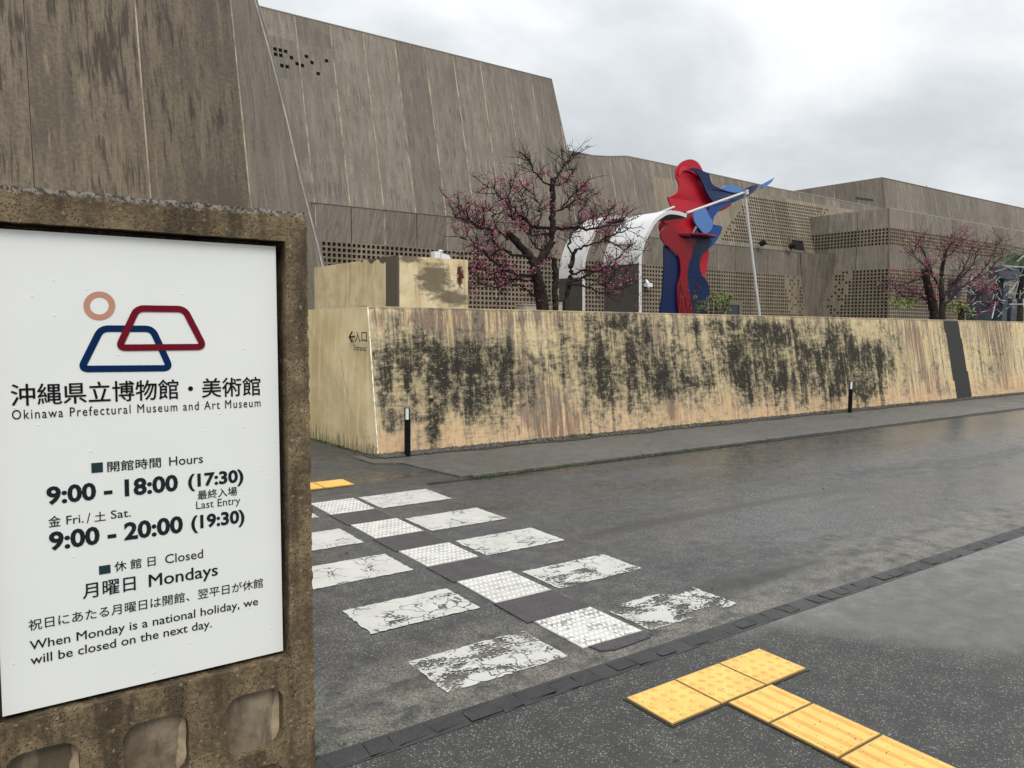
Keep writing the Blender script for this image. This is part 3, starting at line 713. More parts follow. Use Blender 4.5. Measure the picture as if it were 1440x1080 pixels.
# lower storey: nearly upright, under the ledge
def fl(u, v, o=0): return np.array((u, 33.93-.03*(LED-v)-o, v))
LT = 5.26
def low_hole(i, j, u, v):
    px, py = PJ(fl(u, v))
    if px > 1100+ (py-380)*.18: return random.random() < .35 and px < 1128+(py-380)*.15
    return True
XE = XP(1144, 400, YP(1144, 400, 34)[0])[0]
k = -4
nl = int((XE-XS)/PW)+1
for k in range(-4, nl):
    u0 = XS+k*PW; u1 = min(u0+PW, XE+.3)
    if u1-u0 < .3: continue
    panel(mus, fl, [(u0, LT), (u1, LT), (u1, LED+.03), (u0, LED+.03)])
    if u1-u0 > 1.6:
        lattice(mus, fl, u0, u1, 1.3, LT, low_hole, gi=k)
    else: panel(mus, fl, [(u0, 1.3), (u1, 1.3), (u1, LT), (u0, LT)])
    if k % 2 == 0 or random.random() < .4: joint(mus, fl, u0, LT, LED-.02, .022)
mb = MB(); mb.box(XS-4*PW, XE, 33.86, 34.12, LED+.032, LED+.06); mb.obj('ledge', M['conc_edge'], mus)
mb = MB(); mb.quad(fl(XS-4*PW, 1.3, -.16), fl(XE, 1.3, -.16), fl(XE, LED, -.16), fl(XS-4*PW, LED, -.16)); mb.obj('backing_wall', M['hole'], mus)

# projecting block on the right
YF = XP(1248, 380, XE)[1]
BT = YP(1249, 291, YF)[2]; Z1 = YP(1249, 319.5, YF)[2]; Z2 = YP(1249, 344.5, YF)[2]; Z3 = YP(1247, 378, YF)[2]
def dd_(z): return np.interp(z, [1.3, Z3, Z3+.01, Z2, Z1, BT], [.42, .22, .26, .02, 0, -.25])
def ffront(u, v, o=0):
    q = dd_(v); return np.array((XE+u-q*max(0, 1-u/6), YF-q-o, v))
def fside(u, v, o=0):      # u = 0 at the corner, increasing away from the viewer; negative so that outward faces -X
    q = dd_(v); uu = -u
    return np.array((XE-q-o, YF-q*max(0, 1-uu/6)+uu, v))
def side_low(i, j, u, v):
    px, py = PJ(fside(u, v))
    e = 1188-(py-378)*.35
    return px > e+14 or (px > e-8 and random.random() < .45)
def allh(i, j, u, v): return True
SL = 35.3-YF
ns = 3; sw = SL/ns
for k in range(ns):
    u0, u1 = -SL+k*sw, -SL+(k+1)*sw; c = int(round(sw/.2443))
    panel(mus, fside, [(u0, Z1), (u1, Z1), (u1, BT), (u0, BT)])
    lattice(mus, fside, u0, u1, Z2, Z1, allh, cells=c, gi=k)
    panel(mus, fside, [(u0, Z3), (u1, Z3), (u1, Z2), (u0, Z2)])
    lattice(mus, fside, u0, u1, 1.3, Z3, side_low, cells=c, gi=k)
for k in range(26):
    u0, u1 = k*PW, (k+1)*PW
    panel(mus, ffront, [(u0, Z1), (u1, Z1), (u1, BT), (u0, BT)], gap=.02)
    lattice(mus, ffront, u0, u1, Z2, Z1, allh, gi=k)
    panel(mus, ffront, [(u0, Z3), (u1, Z3), (u1, Z2), (u0, Z2)])
    lattice(mus, ffront, u0, u1, 1.3, Z3, allh, gi=k)
    if k % 2: joint(mus, ffront, u0, Z3, Z2, .02); joint(mus, ffront, u0, Z1, BT-.05, .02)
mb = MB()
for za, zb in ((1.3, Z3), (Z3, Z2), (Z2, Z1), (Z1, BT)):
    mb.quad(ffront(0, za, -.15), ffront(46, za, -.15), ffront(46, zb, -.15), ffront(0, zb, -.15))
    mb.quad(fside(-SL, za, -.15), fside(0, za, -.15), fside(0, zb, -.15), fside(-SL, zb, -.15))
mb.obj('backing_wall', M['hole'], mus)
mb = MB(); n0 = ffront(0, BT); mb.quad(n0, ffront(46, BT), ffront(46, BT)+(0, 8, 0), n0+(0, 8, 0)); mb.obj('roof', M['conc_edge'], mus)
mb = MB(); mb.tube([fside(-SL, BT, .02), fside(0, BT, .02), ffront(46, BT, .02)], [.05]*3, 6); mb.obj('parapet_cap', simple('block parapet edge', (.20, .18, .15), .6), mus)
mb = MB(); mb.tube([fside(0, z_, .02)+(0, -.02, 0) for z_ in np.linspace(1.3, BT, 14)], [.06]*14, 8); mb.obj('corner_bead', M['conc_edge'], mus)
# concave funnel corner between the facade and the block
mb = MB(); n = 12
for zs, ze in ((1.3, Z3+.3), (Z3+.3, LED)):
    for k in range(n):
        def cp(q, z):
            r = np.interp(z, [1.3, LED], [.9, 1.7]); a_ = math.pi/2*q/n
            return np.array((XE-.3-r+r*math.sin(a_), 33.8-r+r*math.cos(a_), z))
        mb.quad(cp(k, zs), cp(k+1, zs), cp(k+1, ze), cp(k, ze))
mb.obj('curved_corner', M['conc_curve'], mus, smooth=True)

# high rear mass
YH = 37.0
hc = YP(1240, 250, YH); XH = hc[0]; ZH = hc[2]
def fh(u, v, o=0): return np.array((XH+u-(ZH-v)*.12*max(0, 1-u/8), YH-(ZH-v)*.22-o, v))
def fhs(u, v, o=0): return np.array((XH-(ZH-v)*.12-o, YH-u-(ZH-v)*.22*max(0, 1+u/8), v))
for k in range(22):
    u0, u1 = k*2.2, (k+1)*2.2
    sl_ = -.0
    panel(mus, fh, [(u0, 9.0), (u1, 9.0), (u1, ZH), (u0, ZH)]); joint(mus, fh, u0 if k else .1, 9, ZH-.08, .03)
for k in range(7):
    u0, u1 = -(k+1)*2.2, -k*2.2
    panel(mus, fhs, [(u0, 9.0), (u1, 9.0), (u1, ZH), (u0, ZH)]); joint(mus, fhs, u0, 9, ZH-.08, .03)
mb = MB(); mb.quad(fh(0, 9, -.02), fh(48, 9, -.02), fh(48, ZH, -.02), fh(0, ZH, -.02)); mb.quad(fhs(-16, 9, -.02), fhs(0, 9, -.02), fhs(0, ZH, -.02), fhs(-16, ZH, -.02)); mb.obj('backing_wall', M['jointdark'], mus)
mb = MB(); mb.tube([fh(.0, z_, .06) for z_ in np.linspace(9, ZH, 5)], [.09]*5, 8); mb.tube([fhs(-15, ZH, .03), fh(0, ZH, .03), fh(48, ZH, .03)], [.06]*3, 6); mb.obj('parapet_cap', M['conc_edge'], mus)
def on_hs(px, py, o=.07):
    p = W(px, py, (1, 0, -.12), XH-ZH*.12); return p+np.array((-o, 0, 0))
q = [on_hs(*p) for p in ((1204, 277), (1228, 280), (1229, 283), (1204, 280))]
mb = MB(); mb.add(q+[p+np.array((.06, 0, 0)) for p in q], [(0, 1, 2, 3), (0, 4, 5, 1), (1, 5, 6, 2), (2, 6, 7, 3), (3, 7, 4, 0)]); mb.obj('slot_window', M['darkgl'], mus)
am = YP(1303, 264, YH+2)
mb = MB(); mb.tube([am+(0, 0, -1.2), am+(0, 0, .25)], [.03, .02], 6); mb.obj('aerial', M['black'], mus)

# windows and openings in the facade
def opening(px0, py0, px1, py1, f, plane, name='window', frame=M['white'], fw=.05, proud=.09):
    a = W(px0, py1, *plane); b = W(px1, py0, *plane)
    x0, x1, z0, z1 = a[0], b[0], a[2], b[2]
    mb = MB(); mb.quad(f(x0, z0, proud-.02), f(x1, z0, proud-.02), f(x1, z1, proud-.02), f(x0, z1, proud-.02)); w = mb.obj(name, M['darkgl'], mus)
    mb = MB()
    for (p, q, r, s_) in ((x0-fw, x1+fw, z1, z1+fw), (x0-fw, x1+fw, z0-fw, z0), (x0-fw, x0, z0, z1), (x1, x1+fw, z0, z1)):
        mb.prism([(p, r), (q, r), (q, s_), (p, s_)], lambda u, v: f(u, v, proud+.05), lambda u, v: f(u, v, 0))
    mb.obj('window_frame', frame, w); return w
opening(1113, 340, 1127, 352, fu, ((0, 1, -A), Y0), frame=M['conc_edge'], fw=.18)
opening(1018, 429, 1036, 446, fl, ((0, 1, 0), 33.9), frame=M['conc_edge'], fw=.28)
# near left tower
YT = 16-.27*3.8; TA = .27
def ft(u, v, o=0): return np.array((u, YT+TA*v-o, v+o*.27))
seams = [1.06+1.865*k for k in range(-4, 3)]
for a, b in zip(seams, seams[1:]):
    panel(mus, ft, [(a, 0), (b, 0), (b, 15), (a, 15)], m=M['conc_near'], gap=.012)
    joint(mus, ft, b, 0, 15, .014, o=.053)
for dx_ in (0,): joint(mus, ft, seams[4], 0, 15, .010, M['jointdark'], o=.058)
edge = [(358, 0), (377, 67), (390, 117), (405, 177), (420, 243), (433, 293), (450, 360), (458, 400)]
xs_ = seams[-1]; pn = (-.35, 1, -TA); pd = YT-.35*xs_
E_ = [W(*p, pn, pd) for p in edge]
E_ = sorted(E_, key=lambda p: p[2])
lo, lo2 = E_[0], E_[1]; hi, hi2 = E_[-1], E_[-2]
def ext(a, b, z): w = (z-a[2])/(b[2]-a[2]); return a+(b-a)*w
E_ = [ext(lo, lo2, 0.0)]+E_+[ext(hi, hi2, 15.0)]
E_ = smooth_path(E_, 3)
mb = MB(); rows = []
for p in E_:
    s0 = ft(xs_+.012, p[2], .045); r = []
    for w in (0, .25, .5, .75, 1.0):
        r.append(s0+(p-s0)*w)
    # rolled edge
    for ang in (30, 60, 90, 120):
        a_ = math.radians(ang); r.append(p+np.array((.11*math.sin(a_), .11*(1-math.cos(a_)), 0)))
    r.append(p+np.array((.35, 6, 0))); rows.append(r)
V = [q for r in rows for q in r]; n = len(rows[0])
mb.add(V, [(i*n+k, i*n+k+1, (i+1)*n+k+1, (i+1)*n+k) for i in range(len(rows)-1) for k in range(n-1)])
me_ = MB()
for i in range(len(E_)-1):
    for k in range(3):
        def ep(p, q): a_ = math.radians(-10+25*q); return p+np.array((.05*math.sin(a_)-.012, .05*(1-math.cos(a_))-.02, 0))
        me_.quad(ep(E_[i], k), ep(E_[i], k+1), ep(E_[i+1], k+1), ep(E_[i+1], k))
me_.obj('arris', simple('wet arris painted highlight', (.27, .25, .225), .35, var=.3, sc=3), mus, smooth=True)  # thin strip on the tower edge, its sky highlight painted as pale colour
mb.obj('rounded_corner', M['conc_edge'], mus, smooth=True, label='smooth grey rounded corner of the near tower')

# ------------------------------------------------------------------ small fittings on the museum
def floodlight(px, py, lab):
    p = W(px, py, (0, 1, -A), Y0)+np.array((0, -.55, 0))
    o = thing('floodlight', lab, 'floodlight', p, group='floodlights on the ledge')
    mb = MB(); mb.tube([p+(0, .15, -.35), p+(0, 0, 0)], [.04, .04], 6); mb.obj('bracket', M['steel'], o)
    mb = MB(); mb.tube([p+(-.1, .1, -.1), p+(0, -.02, 0), p+(.12, -.2, .12)], [.16, .2, .2], 10); mb.obj('lamp_head', M['black'], o)
floodlight(1062, 343, 'black round floodlight on the ledge just right of the leaning white pole')
floodlight(1103, 347, 'black round floodlight on the ledge beside the small square window')
p = YP(911, 401, 33.6)
o = thing('security_camera', 'white security camera on the lattice wall beside the blue sculpture', 'camera', p)
mb = MB(); mb.box(p[0]-.22, p[0]+.2, p[1]-.2, p[1]+.1, p[2]-.1, p[2]+.12); mb.obj('housing', M['white'], o)
mb = MB(); mb.tube([p+(0, 0, .1), p+(0, .15, .32)], [.1, .06], 8); mb.tube([p+(-.05, -.1, -.1), p+(-.05, -.1, -.2)], [.12, .06], 10); mb.obj('dome', M['white'], o)
M['post'] = simple('beige concrete', (.42, .36, .27), .8, var=.25)
for (x0, x1, y0, lab) in ((736, 757, 427, 'low beige concrete block behind the wall left of the blossom tree'), (782.5, 791, 425, 'narrow beige concrete post between the trunks of the blossom tree')):
    a = YP(x0, y0, 15.5); b = YP(x1, y0, 15.5)
    o = thing('concrete_block', lab, 'block', (a[0], 15.5, 1.3)); mb = MB(); mb.box(a[0], b[0], 15.5, 15.8, 1.3, a[2]-.03); mb.obj('block_body', M['post'], o)
    mb = MB(); mb.box(a[0]-.02, b[0]+.02, 15.48, 15.82, a[2]-.028, a[2]); mb.obj('cap', M['post'], o)

# ------------------------------------------------------------------ canopies
M['shell'] = simple('white canopy shell', (.56, .56, .55), .35, var=.05, sc=1.5, bump=.05)
M['shellin'] = simple('dark canopy lining', (.055, .046, .038), .6)
CYF = 20.5
def canopy(y0, y1, rim, zs, lab, flare=0.0):
    prof_ = [YP(px, py, y0) for px, py in rim]; xw = prof_[-1][0]
    o = thing('entrance_canopy', lab, 'canopy', (xw, y0, 1.3), group='curved entrance canopies')
    P = smooth_path([(p[0], 0, p[2]) for p in prof_]+[(xw, 0, 1.3)], 4)
    n = len(P); L = 7
    def ring(off):
        out = []
        for i, p in enumerate(P):
            d_ = np.array(P[min(i+1, n-1)])-np.array(P[max(i-1, 0)]); d_ /= np.linalg.norm(d_)
            nn = np.array((d_[2], 0, -d_[0]))     # outward = up / left
            out.append(np.array(p)-nn*off*(1 if True else -1))
        return out
    outer, inner = ring(0), ring(.14)
    c_ = np.array((xw+2, 0, 3))
    if np.linalg.norm(inner[0]-c_) > np.linalg.norm(outer[0]-c_)+.05: inner = ring(-.14)
    up_ = [i for i in range(n) if P[i][2] > zs]; kk = len(up_)
    mb = MB()
    def pt(A_, i, s_): 
        q = A_[i].copy(); q[1] = y0+(y1-y0)*s_-flare*max(0, q[0]-xw)*s_; return q
    md = MB(); 
    for i in range(n-1):
        tgt = mb if i < kk else md
        for j in range(L):
            s0, s1 = j/L, (j+1)/L
            tgt.quad(pt(outer, i, s0), pt(outer, i+1, s0), pt(outer, i+1, s1), pt(outer, i, s1))
            md.quad(pt(inner, i, s0), pt(inner, i, s1), pt(inner, i+1, s1), pt(inner, i+1, s0))
        mb.quad(pt(outer, i, 0), pt(inner, i, 0), pt(inner, i+1, 0), pt(outer, i+1, 0))
        mb.quad(pt(outer, i, 1), pt(outer, i+1, 1), pt(inner, i+1, 1), pt(inner, i, 1))
    mb.quad(pt(outer, 0, 0), pt(outer, 0, 1), pt(inner, 0, 1), pt(inner, 0, 0))
    mb.obj('shell', M['shell'], o); md.obj('lining', M['shellin'], o)
    return o
rim = [(966, 301), (956, 297.5), (941, 296), (930, 301), (919, 310.5), (910, 326), (903, 341), (899, 359.5), (898.5, 378), (898.5, 440)]
zs = YP(899, 370, CYF)[2]
can = canopy(CYF, 22.4, rim, zs, 'white curved entrance canopy arching over beside the red and blue sculpture', .12)
rim2 = [(886, 307), (876, 303), (863, 303.5), (850, 308), (838, 320), (828, 340), (821, 362), (818.5, 385), (819, 405), (819, 440)]
can2 = canopy(24.2, 25.7, rim2, YP(819, 388, 24.2)[2], 'second white curved canopy farther back behind the branches of the blossom tree', .1)
# mast frame
M['pole'] = simple('white steel tube', (.50, .50, .49), .35, var=.06)
a, b, c = YP(966, 299.5, CYF), YP(1047, 270.5, CYF+.2), YP(1072, 446, CYF+.2); 
ms = thing('support_pole', 'slender white leaning pole and tie bar in front of the blue sculpture', 'pole', (c[0], c[1], 1.3))
c[2] = 1.3
mb = MB(); mb.tube([c, b], [.058, .055], 10); mb.obj('mast', M['pole'], ms)
mb = MB(); mb.tube([a, b], [.05, .05], 10); mb.obj('tie_bar', M['pole'], ms)
mb = MB(); mb.tube([b+(-.02, -.08, .09), b+(.01, -.08, -.1)], [.1, .1], 10); mb.obj('joint', M['steel'], ms)
a, b = YP(876, 320, 24.1), YP(948, 291, 24.15)
mb = MB(); mb.tube([a, b], [.05, .05], 8); mb.obj('rear_tie', M['pole'], ms)

# ------------------------------------------------------------------ red and blue sculpture
SY = 24.6
def glossy(name, col): return simple(name, col, .35, var=.05, sc=1, bump=.03, spec=.3)
MR = glossy('bright red enamel', (.42, .008, .020)); MR2 = glossy('deep red enamel', (.20, .003, .009)); MN = glossy('navy enamel', (.002, .012, .062))
MBl = glossy('royal blue enamel', (.004, .045, .21)); ML = glossy('light blue enamel', (.075, .18, .42)); MR3 = glossy('rose red enamel', (.48, .03, .055))
sx0 = YP(960, 440, SY)
scu = thing('abstract_sculpture', 'tall red and blue sculpture of curving cut metal sheets with a wing', 'sculpture', (sx0[0], SY, 1.3))
def z7(p): return (880+p[0]/4.32, 200+p[1]/4.32)
def plate(pts, m, off, curve=0.0, th=.07, cx=420, name='sheet', sm=4, tilt=0.0):
    P = smooth_loop(pts, sm) if sm else pts
    X = YP(*z7((cx, 500)), SY)[0]
    Q = [YP(*z7(p), SY) for p in P]; Q = [(q[0], q[2]) for q in Q]
    Q = [(x, max(1.3, z)) for x, z in Q]
    def yy(x): return SY+off+curve*(x-X)**2+tilt*(x-X)
    mb = MB(); mb.prism(Q, lambda x, z: (x, yy(x), z), lambda x, z: (x, yy(x)+th, z))
    return mb.obj(name, m, scu)
plate([(300,325),(340,300),(352,255),(335,200),(342,145),(375,110),(420,98),(465,118),(498,175),(510,230),(530,290),(560,340),(560,400),(500,450),(440,520),(410,587),(320,590),(285,560),(265,520),(300,490),(335,465),(375,435),(320,410),(302,370),(288,330)], MR, .25, .03)
plate([(345,200),(352,160),(372,140),(385,150),(430,160),(470,190),(480,220),(455,200),(410,172),(370,170)], MR3, .20, 0)
plate([(372,165),(400,157),(435,162),(470,178),(502,193),(512,228),(532,262),(590,285),(640,300),(700,302),(722,290),(780,265),(830,250),(850,250),(846,268),(795,310),(745,335),(690,345),(610,352),(550,368),(505,335),(470,265),(440,205),(410,174)], MN, -.05, .02)
plate([(540,375),(640,352),(745,330),(690,358),(620,388),(575,420),(545,462),(548,498),(602,512),(588,560),(548,618),(490,662),(450,690),(400,660),(400,600),(440,530),(500,440)], MBl, .08, .02)
plate([(418,425),(450,402),(482,402),(502,440),(528,490),(515,535),(480,557),(450,530),(420,490),(410,455)], ML, -.02)
plate([(588,284),(620,263),(660,259),(700,270),(722,290),(702,304),(640,301)], ML, .10)
plate([(828,256),(903,216),(882,246),(830,285)], ML, -.01, 0, sm=0)
plate([(575,418),(608,396),(655,368),(682,370),(655,395),(612,414)], MR, .4)
plate([(206,462),(232,442),(262,431),(320,424),(366,434),(370,448),(355,466),(318,480),(275,488),(250,500),(215,498),(198,485)], MR2, -.32, 0, cx=300)
plate([(192,535),(220,512),(255,508),(270,530),(288,562),(322,588),(400,592),(382,635),(370,690),(354,740),(345,800),(347,860),(362,950),(378,1060),(300,1060),(286,950),(284,880),(300,820),(303,760),(290,692),(250,655),(208,620),(181,572)], MR2, -.30, 0, cx=300)
mb = MB(); za = YP(*z7((400, 584)), SY)[2]; sp_ = []
for q_, dq in ((300, .0), (330, .4), (360, .62), (400, .66), (450, .5), (495, .25), (522, .02)): sp_.append((YP(*z7((q_, 584)), SY)[0], SY-.3-dq))
sp_ += [(YP(*z7((524, 584)), SY)[0], SY+.3), (YP(*z7((300, 584)), SY)[0], SY+.3)]
mb.prism(sp_, lambda x, y: (x, y, za+.12+.02*(x-sp_[0][0])), lambda x, y: (x, y, za+.05+.02*(x-sp_[0][0]))); mb.obj('shelf_sheet', MR2, scu)
plate([(216,628),(250,655),(290,692),(305,760),(302,820),(286,880),(288,950),(302,1060),(196,1060),(206,900),(214,760)], MN, -.2, .03, cx=250)
plate([(385,605),(500,590),(515,610),(490,650),(452,690),(440,740),(452,800),(490,852),(502,905),(488,980),(480,1060),(370,1060),(350,900),(342,800),(352,740),(368,665)], MN, -.1, .03)
plate([(530,640),(530,700),(517,770),(500,845),(470,840),(446,790),(440,730),(455,680),(500,655)], MR, .25, .03, cx=480)
plate([(480,860),(500,905),(502,945),(478,985),(465,1060),(440,1060),(450,900)], MR, .32, 0)
plate([(215,505),(235,470),(270,460),(272,500),(262,560),(230,560)], MR2, .1, 0)
mb = MB(); a = YP(958, 330, SY+.5); mb.tube([(a[0], SY+.6, 1.3), (a[0], SY+.6, a[2])], [.12, .1], 10); mb.obj('post', MN, scu)

# ------------------------------------------------------------------ trees
m, t = mat('mossy dark bark'); M['bark'] = m
P = t.n('ShaderNodeNewGeometry').outputs['Position']; n = t.noise(P, 14, 6, .7); n2 = t.noise(P, 3.5, 4, .6)
c = t.mix(t.ss(n, .35, .65), (.010, .007, .006), (.040, .029, .025))
c = t.mix(t.m('MULTIPLY', t.ss(n2, .55, .68), .6), c, (.05, .06, .022))
fin(t, c, .85, n, .8, .02, spec=.15)
M['twig'] = simple('twig bark', (.024, .015, .015), .8, var=.4, sc=20, spec=.12)
M['bloss'] = simple('pink blossom', (.48, .16, .23), .6, var=.5, sc=25)
M['blossd'] = simple('deep pink buds', (.27, .045, .10), .6, var=.3, sc=25)
M['leaf'] = simple('fresh green leaf', (.12, .17, .025), .55, var=.5, sc=12)
M['leafd'] = simple('dark green leaf', (.045, .085, .022), .6, var=.5, sc=12)
M['moss'] = simple('moss and weeds', (.05, .085, .015), .8, var=.5, sc=18)
def px_path(pts, y, dy=0.0):
    k = len(pts); return [YP(px, py, y+dy*i/max(1, k-1)) for i, (px, py) in enumerate(pts)]
def twigs(mb, tips, P, r0, rng, L=.55, n=3, depth=2, start=.25):
    P = [Vector(p) for p in P]
    for i in range(len(P)-1):
        f0 = i/(len(P)-1)
        if f0 < start: continue
        for _ in range(n):
            if rng.random() < .35: continue
            w = rng.random(); p = P[i].lerp(P[i+1], w); d_ = (P[i+1]-P[i]).normalized()
            sd = Vector((rng.gauss(0, 1), rng.gauss(0, 1), rng.gauss(.35, .8))).normalized()
            d1 = (d_*rng.uniform(.4, 1.0)+sd*.95).normalized(); ll = L*rng.uniform(.4, 1.15); pts = [p]; k = 4
            for q in range(k):
                d1 = (d1+Vector((rng.gauss(0, .22), rng.gauss(0, .22), rng.gauss(.06, .2)))).normalized(); pts.append(pts[-1]+d1*ll/k)
            rr = min(r0, .012+.012*depth*.5)*rng.uniform(.5, .9)
            mb.tube(pts, [rr*(1-.7*q/k) for q in range(k+1)], 4, cap=False)
            tips += [(pts[-1], depth), (pts[-2], depth), (pts[2], depth)]
            if depth > 1: twigs(mb, tips, pts, rr*.7, rng, L*.55, 1 if depth > 2 else 2, depth-1, .2)
def blossoms(mb, tips, rng, frac, size, where=None):
    for p, dpt in tips:
        if where and not where(p): continue
        if rng.random() > frac: continue
        for _ in range(rng.randint(3, 11)):
            c_ = p+Vector((rng.gauss(0, 1), rng.gauss(0, 1), rng.gauss(0, 1)))*size*1.9
            mi = 1 if rng.random() < .4 else 0
            for _ in range(3):
                a_ = Vector((rng.gauss(0, 1), rng.gauss(0, 1), rng.gauss(0, 1))).normalized(); b_ = a_.orthogonal().normalized(); b_.rotate(Matrix.Rotation(rng.random()*6, 3, a_))
                s_ = size*rng.uniform(.5, 1.0)
                mb.quad(c_+a_*s_, c_+b_*s_*.7, c_-a_*s_, c_-b_*s_*.7, mi)
def leaves(mb, centre, rx, ry, rz, n, size, rng, mi=0):
    for _ in range(n):
        d_ = Vector((rng.gauss(0, 1), rng.gauss(0, 1), rng.gauss(0, 1))).normalized()*rng.random()**.5
        c_ = Vector(centre)+Vector((d_.x*rx, d_.y*ry, d_.z*rz))
        a_ = Vector((rng.gauss(0, 1), rng.gauss(0, 1), rng.gauss(0, .7))).normalized(); b_ = a_.orthogonal().normalized(); b_.rotate(Matrix.Rotation(rng.random()*6, 3, a_)); s_ = size*rng.uniform(.6, 1.2)
        mb.quad(c_-a_*s_, c_+b_*s_*.42, c_+a_*s_, c_-b_*s_*.42, mi)
def build_tree(name, label, cat, Y, limbs, branches, seed, bl, ks=1.0, tw=1.0, group='blossom trees on the terrace', where=None, n=3, dens=2):
    rng = random.Random(seed)
    base = px_path(limbs[0][0][:1], Y)[0]
    o = thing(name, label, cat, (base[0], base[1], 1.3), group=group)
    mt = MB(); mbr = MB(); tips = []; k = 0
    for pts, r0, r1, dy in limbs:
        P = smooth_path(px_path(pts, Y, dy), 4); L = len(P)
        P = [p+np.array((rng.gauss(0, .012), rng.gauss(0, .012), 0)) for p in P]
        if pts[0][1] > 430: P[0] = np.array((P[0][0], P[0][1], 1.25)); P[1] = (P[0]+P[2])/2
        R_ = [(r0+(r1-r0)*i/(L-1))*rng.uniform(.78, 1.02) for i in range(L)]
        mt.tube(P, R_, 9)
        twigs(mbr, tips, P, .012, rng, .35*tw, 1, 2, .5)
    for pts, r0, dy in branches:
        P = smooth_path(px_path(pts, Y, dy), 3); L = len(P)
        P = [P[0]]+[p+np.array((rng.gauss(0, .02), rng.gauss(0, .03), rng.gauss(0, .02))) for p in P[1:]]
        mbr.tube(P, [max(.008, r0*.78*(1-.8*i/(L-1))) for i in range(L)], 6)
        twigs(mbr, tips, P, .014, rng, .5*tw, n, dens, .12)
        tips.append((Vector(P[-1]), 1))
    mt.obj('trunk', M['bark'], o, smooth=True); mbr.obj('branches', M['twig'], o)
    mf = MB(); blossoms(mf, tips, rng, bl, .030*ks, where); mf.obj('blossoms', (M['bloss'], M['blossd']), o, kind='stuff')
    return o, rng
lim = [([(766, 441), (759, 410), (754, 385), (751, 368)], .145, .115, 0), ([(751, 370), (742, 357), (728, 343), (714, 326)], .095, .075, .2),
       ([(753, 372), (765, 358), (775, 340), (777, 318), (777, 295), (777, 272), (777.5, 250)], .092, .062, -.1),
       ([(781, 441), (781, 400), (781, 363)], .075, .068, .1), ([(795, 440), (799, 405), (803, 375), (808, 352)], .085, .045, .3)]
brs = [([(777, 262), (762, 254), (752, 240), (745, 228), (737, 219)], .028, .3), ([(778, 258), (785, 245), (795, 230), (803, 222), (811, 215)], .026, -.3),
 ([(778, 260), (793, 258), (803, 247), (811, 233)], .024, .4), ([(714, 337), (700, 325), (685, 322), (668, 313), (653, 310), (640, 303)], .032, .6),
 ([(745, 362), (722, 356), (703, 348), (690, 332), (676, 322), (662, 312), (650, 295), (643, 290)], .036, -.5),
 ([(777, 322), (755, 318), (738, 308), (722, 293), (708, 282), (695, 268), (684, 258)], .045, .5), ([(777, 330), (750, 330), (728, 315), (716, 300), (715, 280), (720, 262)], .03, -.6),
 ([(752, 388), (730, 386), (708, 378), (690, 365), (675, 352), (660, 345)], .042, -.7), ([(750, 395), (722, 392), (700, 392), (680, 393), (662, 396)], .034, .4),
 ([(752, 417), (735, 405), (715, 398), (700, 404), (685, 402), (668, 397)], .034, -.9), ([(720, 355), (700, 350), (690, 360), (676, 352), (664, 340), (648, 336)], .026, .9),
 ([(778, 320), (800, 321), (820, 320), (838, 322), (855, 316), (872, 310), (882, 303)], .05, -.3), ([(777, 300), (790, 294), (803, 285), (818, 280), (833, 278)], .034, .5),
 ([(790, 292), (800, 280), (812, 268), (820, 257)], .024, -.4), ([(800, 398), (820, 390), (838, 382), (855, 372), (872, 360), (892, 340)], .045, .5),
 ([(803, 385), (825, 378), (850, 378), (872, 378), (893, 368)], .036, -.5), ([(797, 400), (825, 402), (845, 412), (862, 408), (880, 402)], .032, -.8),
 ([(808, 352), (822, 348), (840, 340), (856, 333), (875, 325), (890, 322)], .034, .2), ([(806, 360), (800, 345), (803, 330), (815, 318), (830, 305), (842, 300)], .03, -.4),
 ([(838, 322), (848, 310), (856, 300), (864, 292)], .022, .3), ([(850, 340), (865, 345), (880, 350), (896, 352)], .02, .2), ([(765, 355), (752, 345), (745, 330), (738, 318), (728, 305)], .024, .7),
 ([(781, 365), (768, 362), (760, 350), (770, 345)], .02, .3), ([(700, 325), (695, 310), (690, 298), (683, 290)], .02, -.3), ([(708, 378), (695, 385), (680, 380), (665, 384), (655, 378)], .022, .3),
 ([(742, 310), (742, 295), (735, 280), (730, 268)], .02, .4), ([(757, 318), (760, 300), (757, 285), (750, 272)], .02, -.4), ([(820, 390), (835, 395), (850, 400), (868, 392), (885, 390)], .02, .5)]
build_tree('cherry_tree', 'gnarled cherry tree with pink blossom in front of the white canopy', 'tree', 13.0, lim, brs, 3, .07, .8,
           where=lambda p: p.z < 4.75)
lim2 = [([(1316, 451), (1311, 425), (1304, 400), (1300, 378)], .22, .16, 0), ([(1326, 450), (1325, 425), (1324, 400), (1325, 375), (1330, 355)], .15, .08, .5),
        ([(1350, 452), (1352, 438), (1350, 430)], .17, .12, 0)]
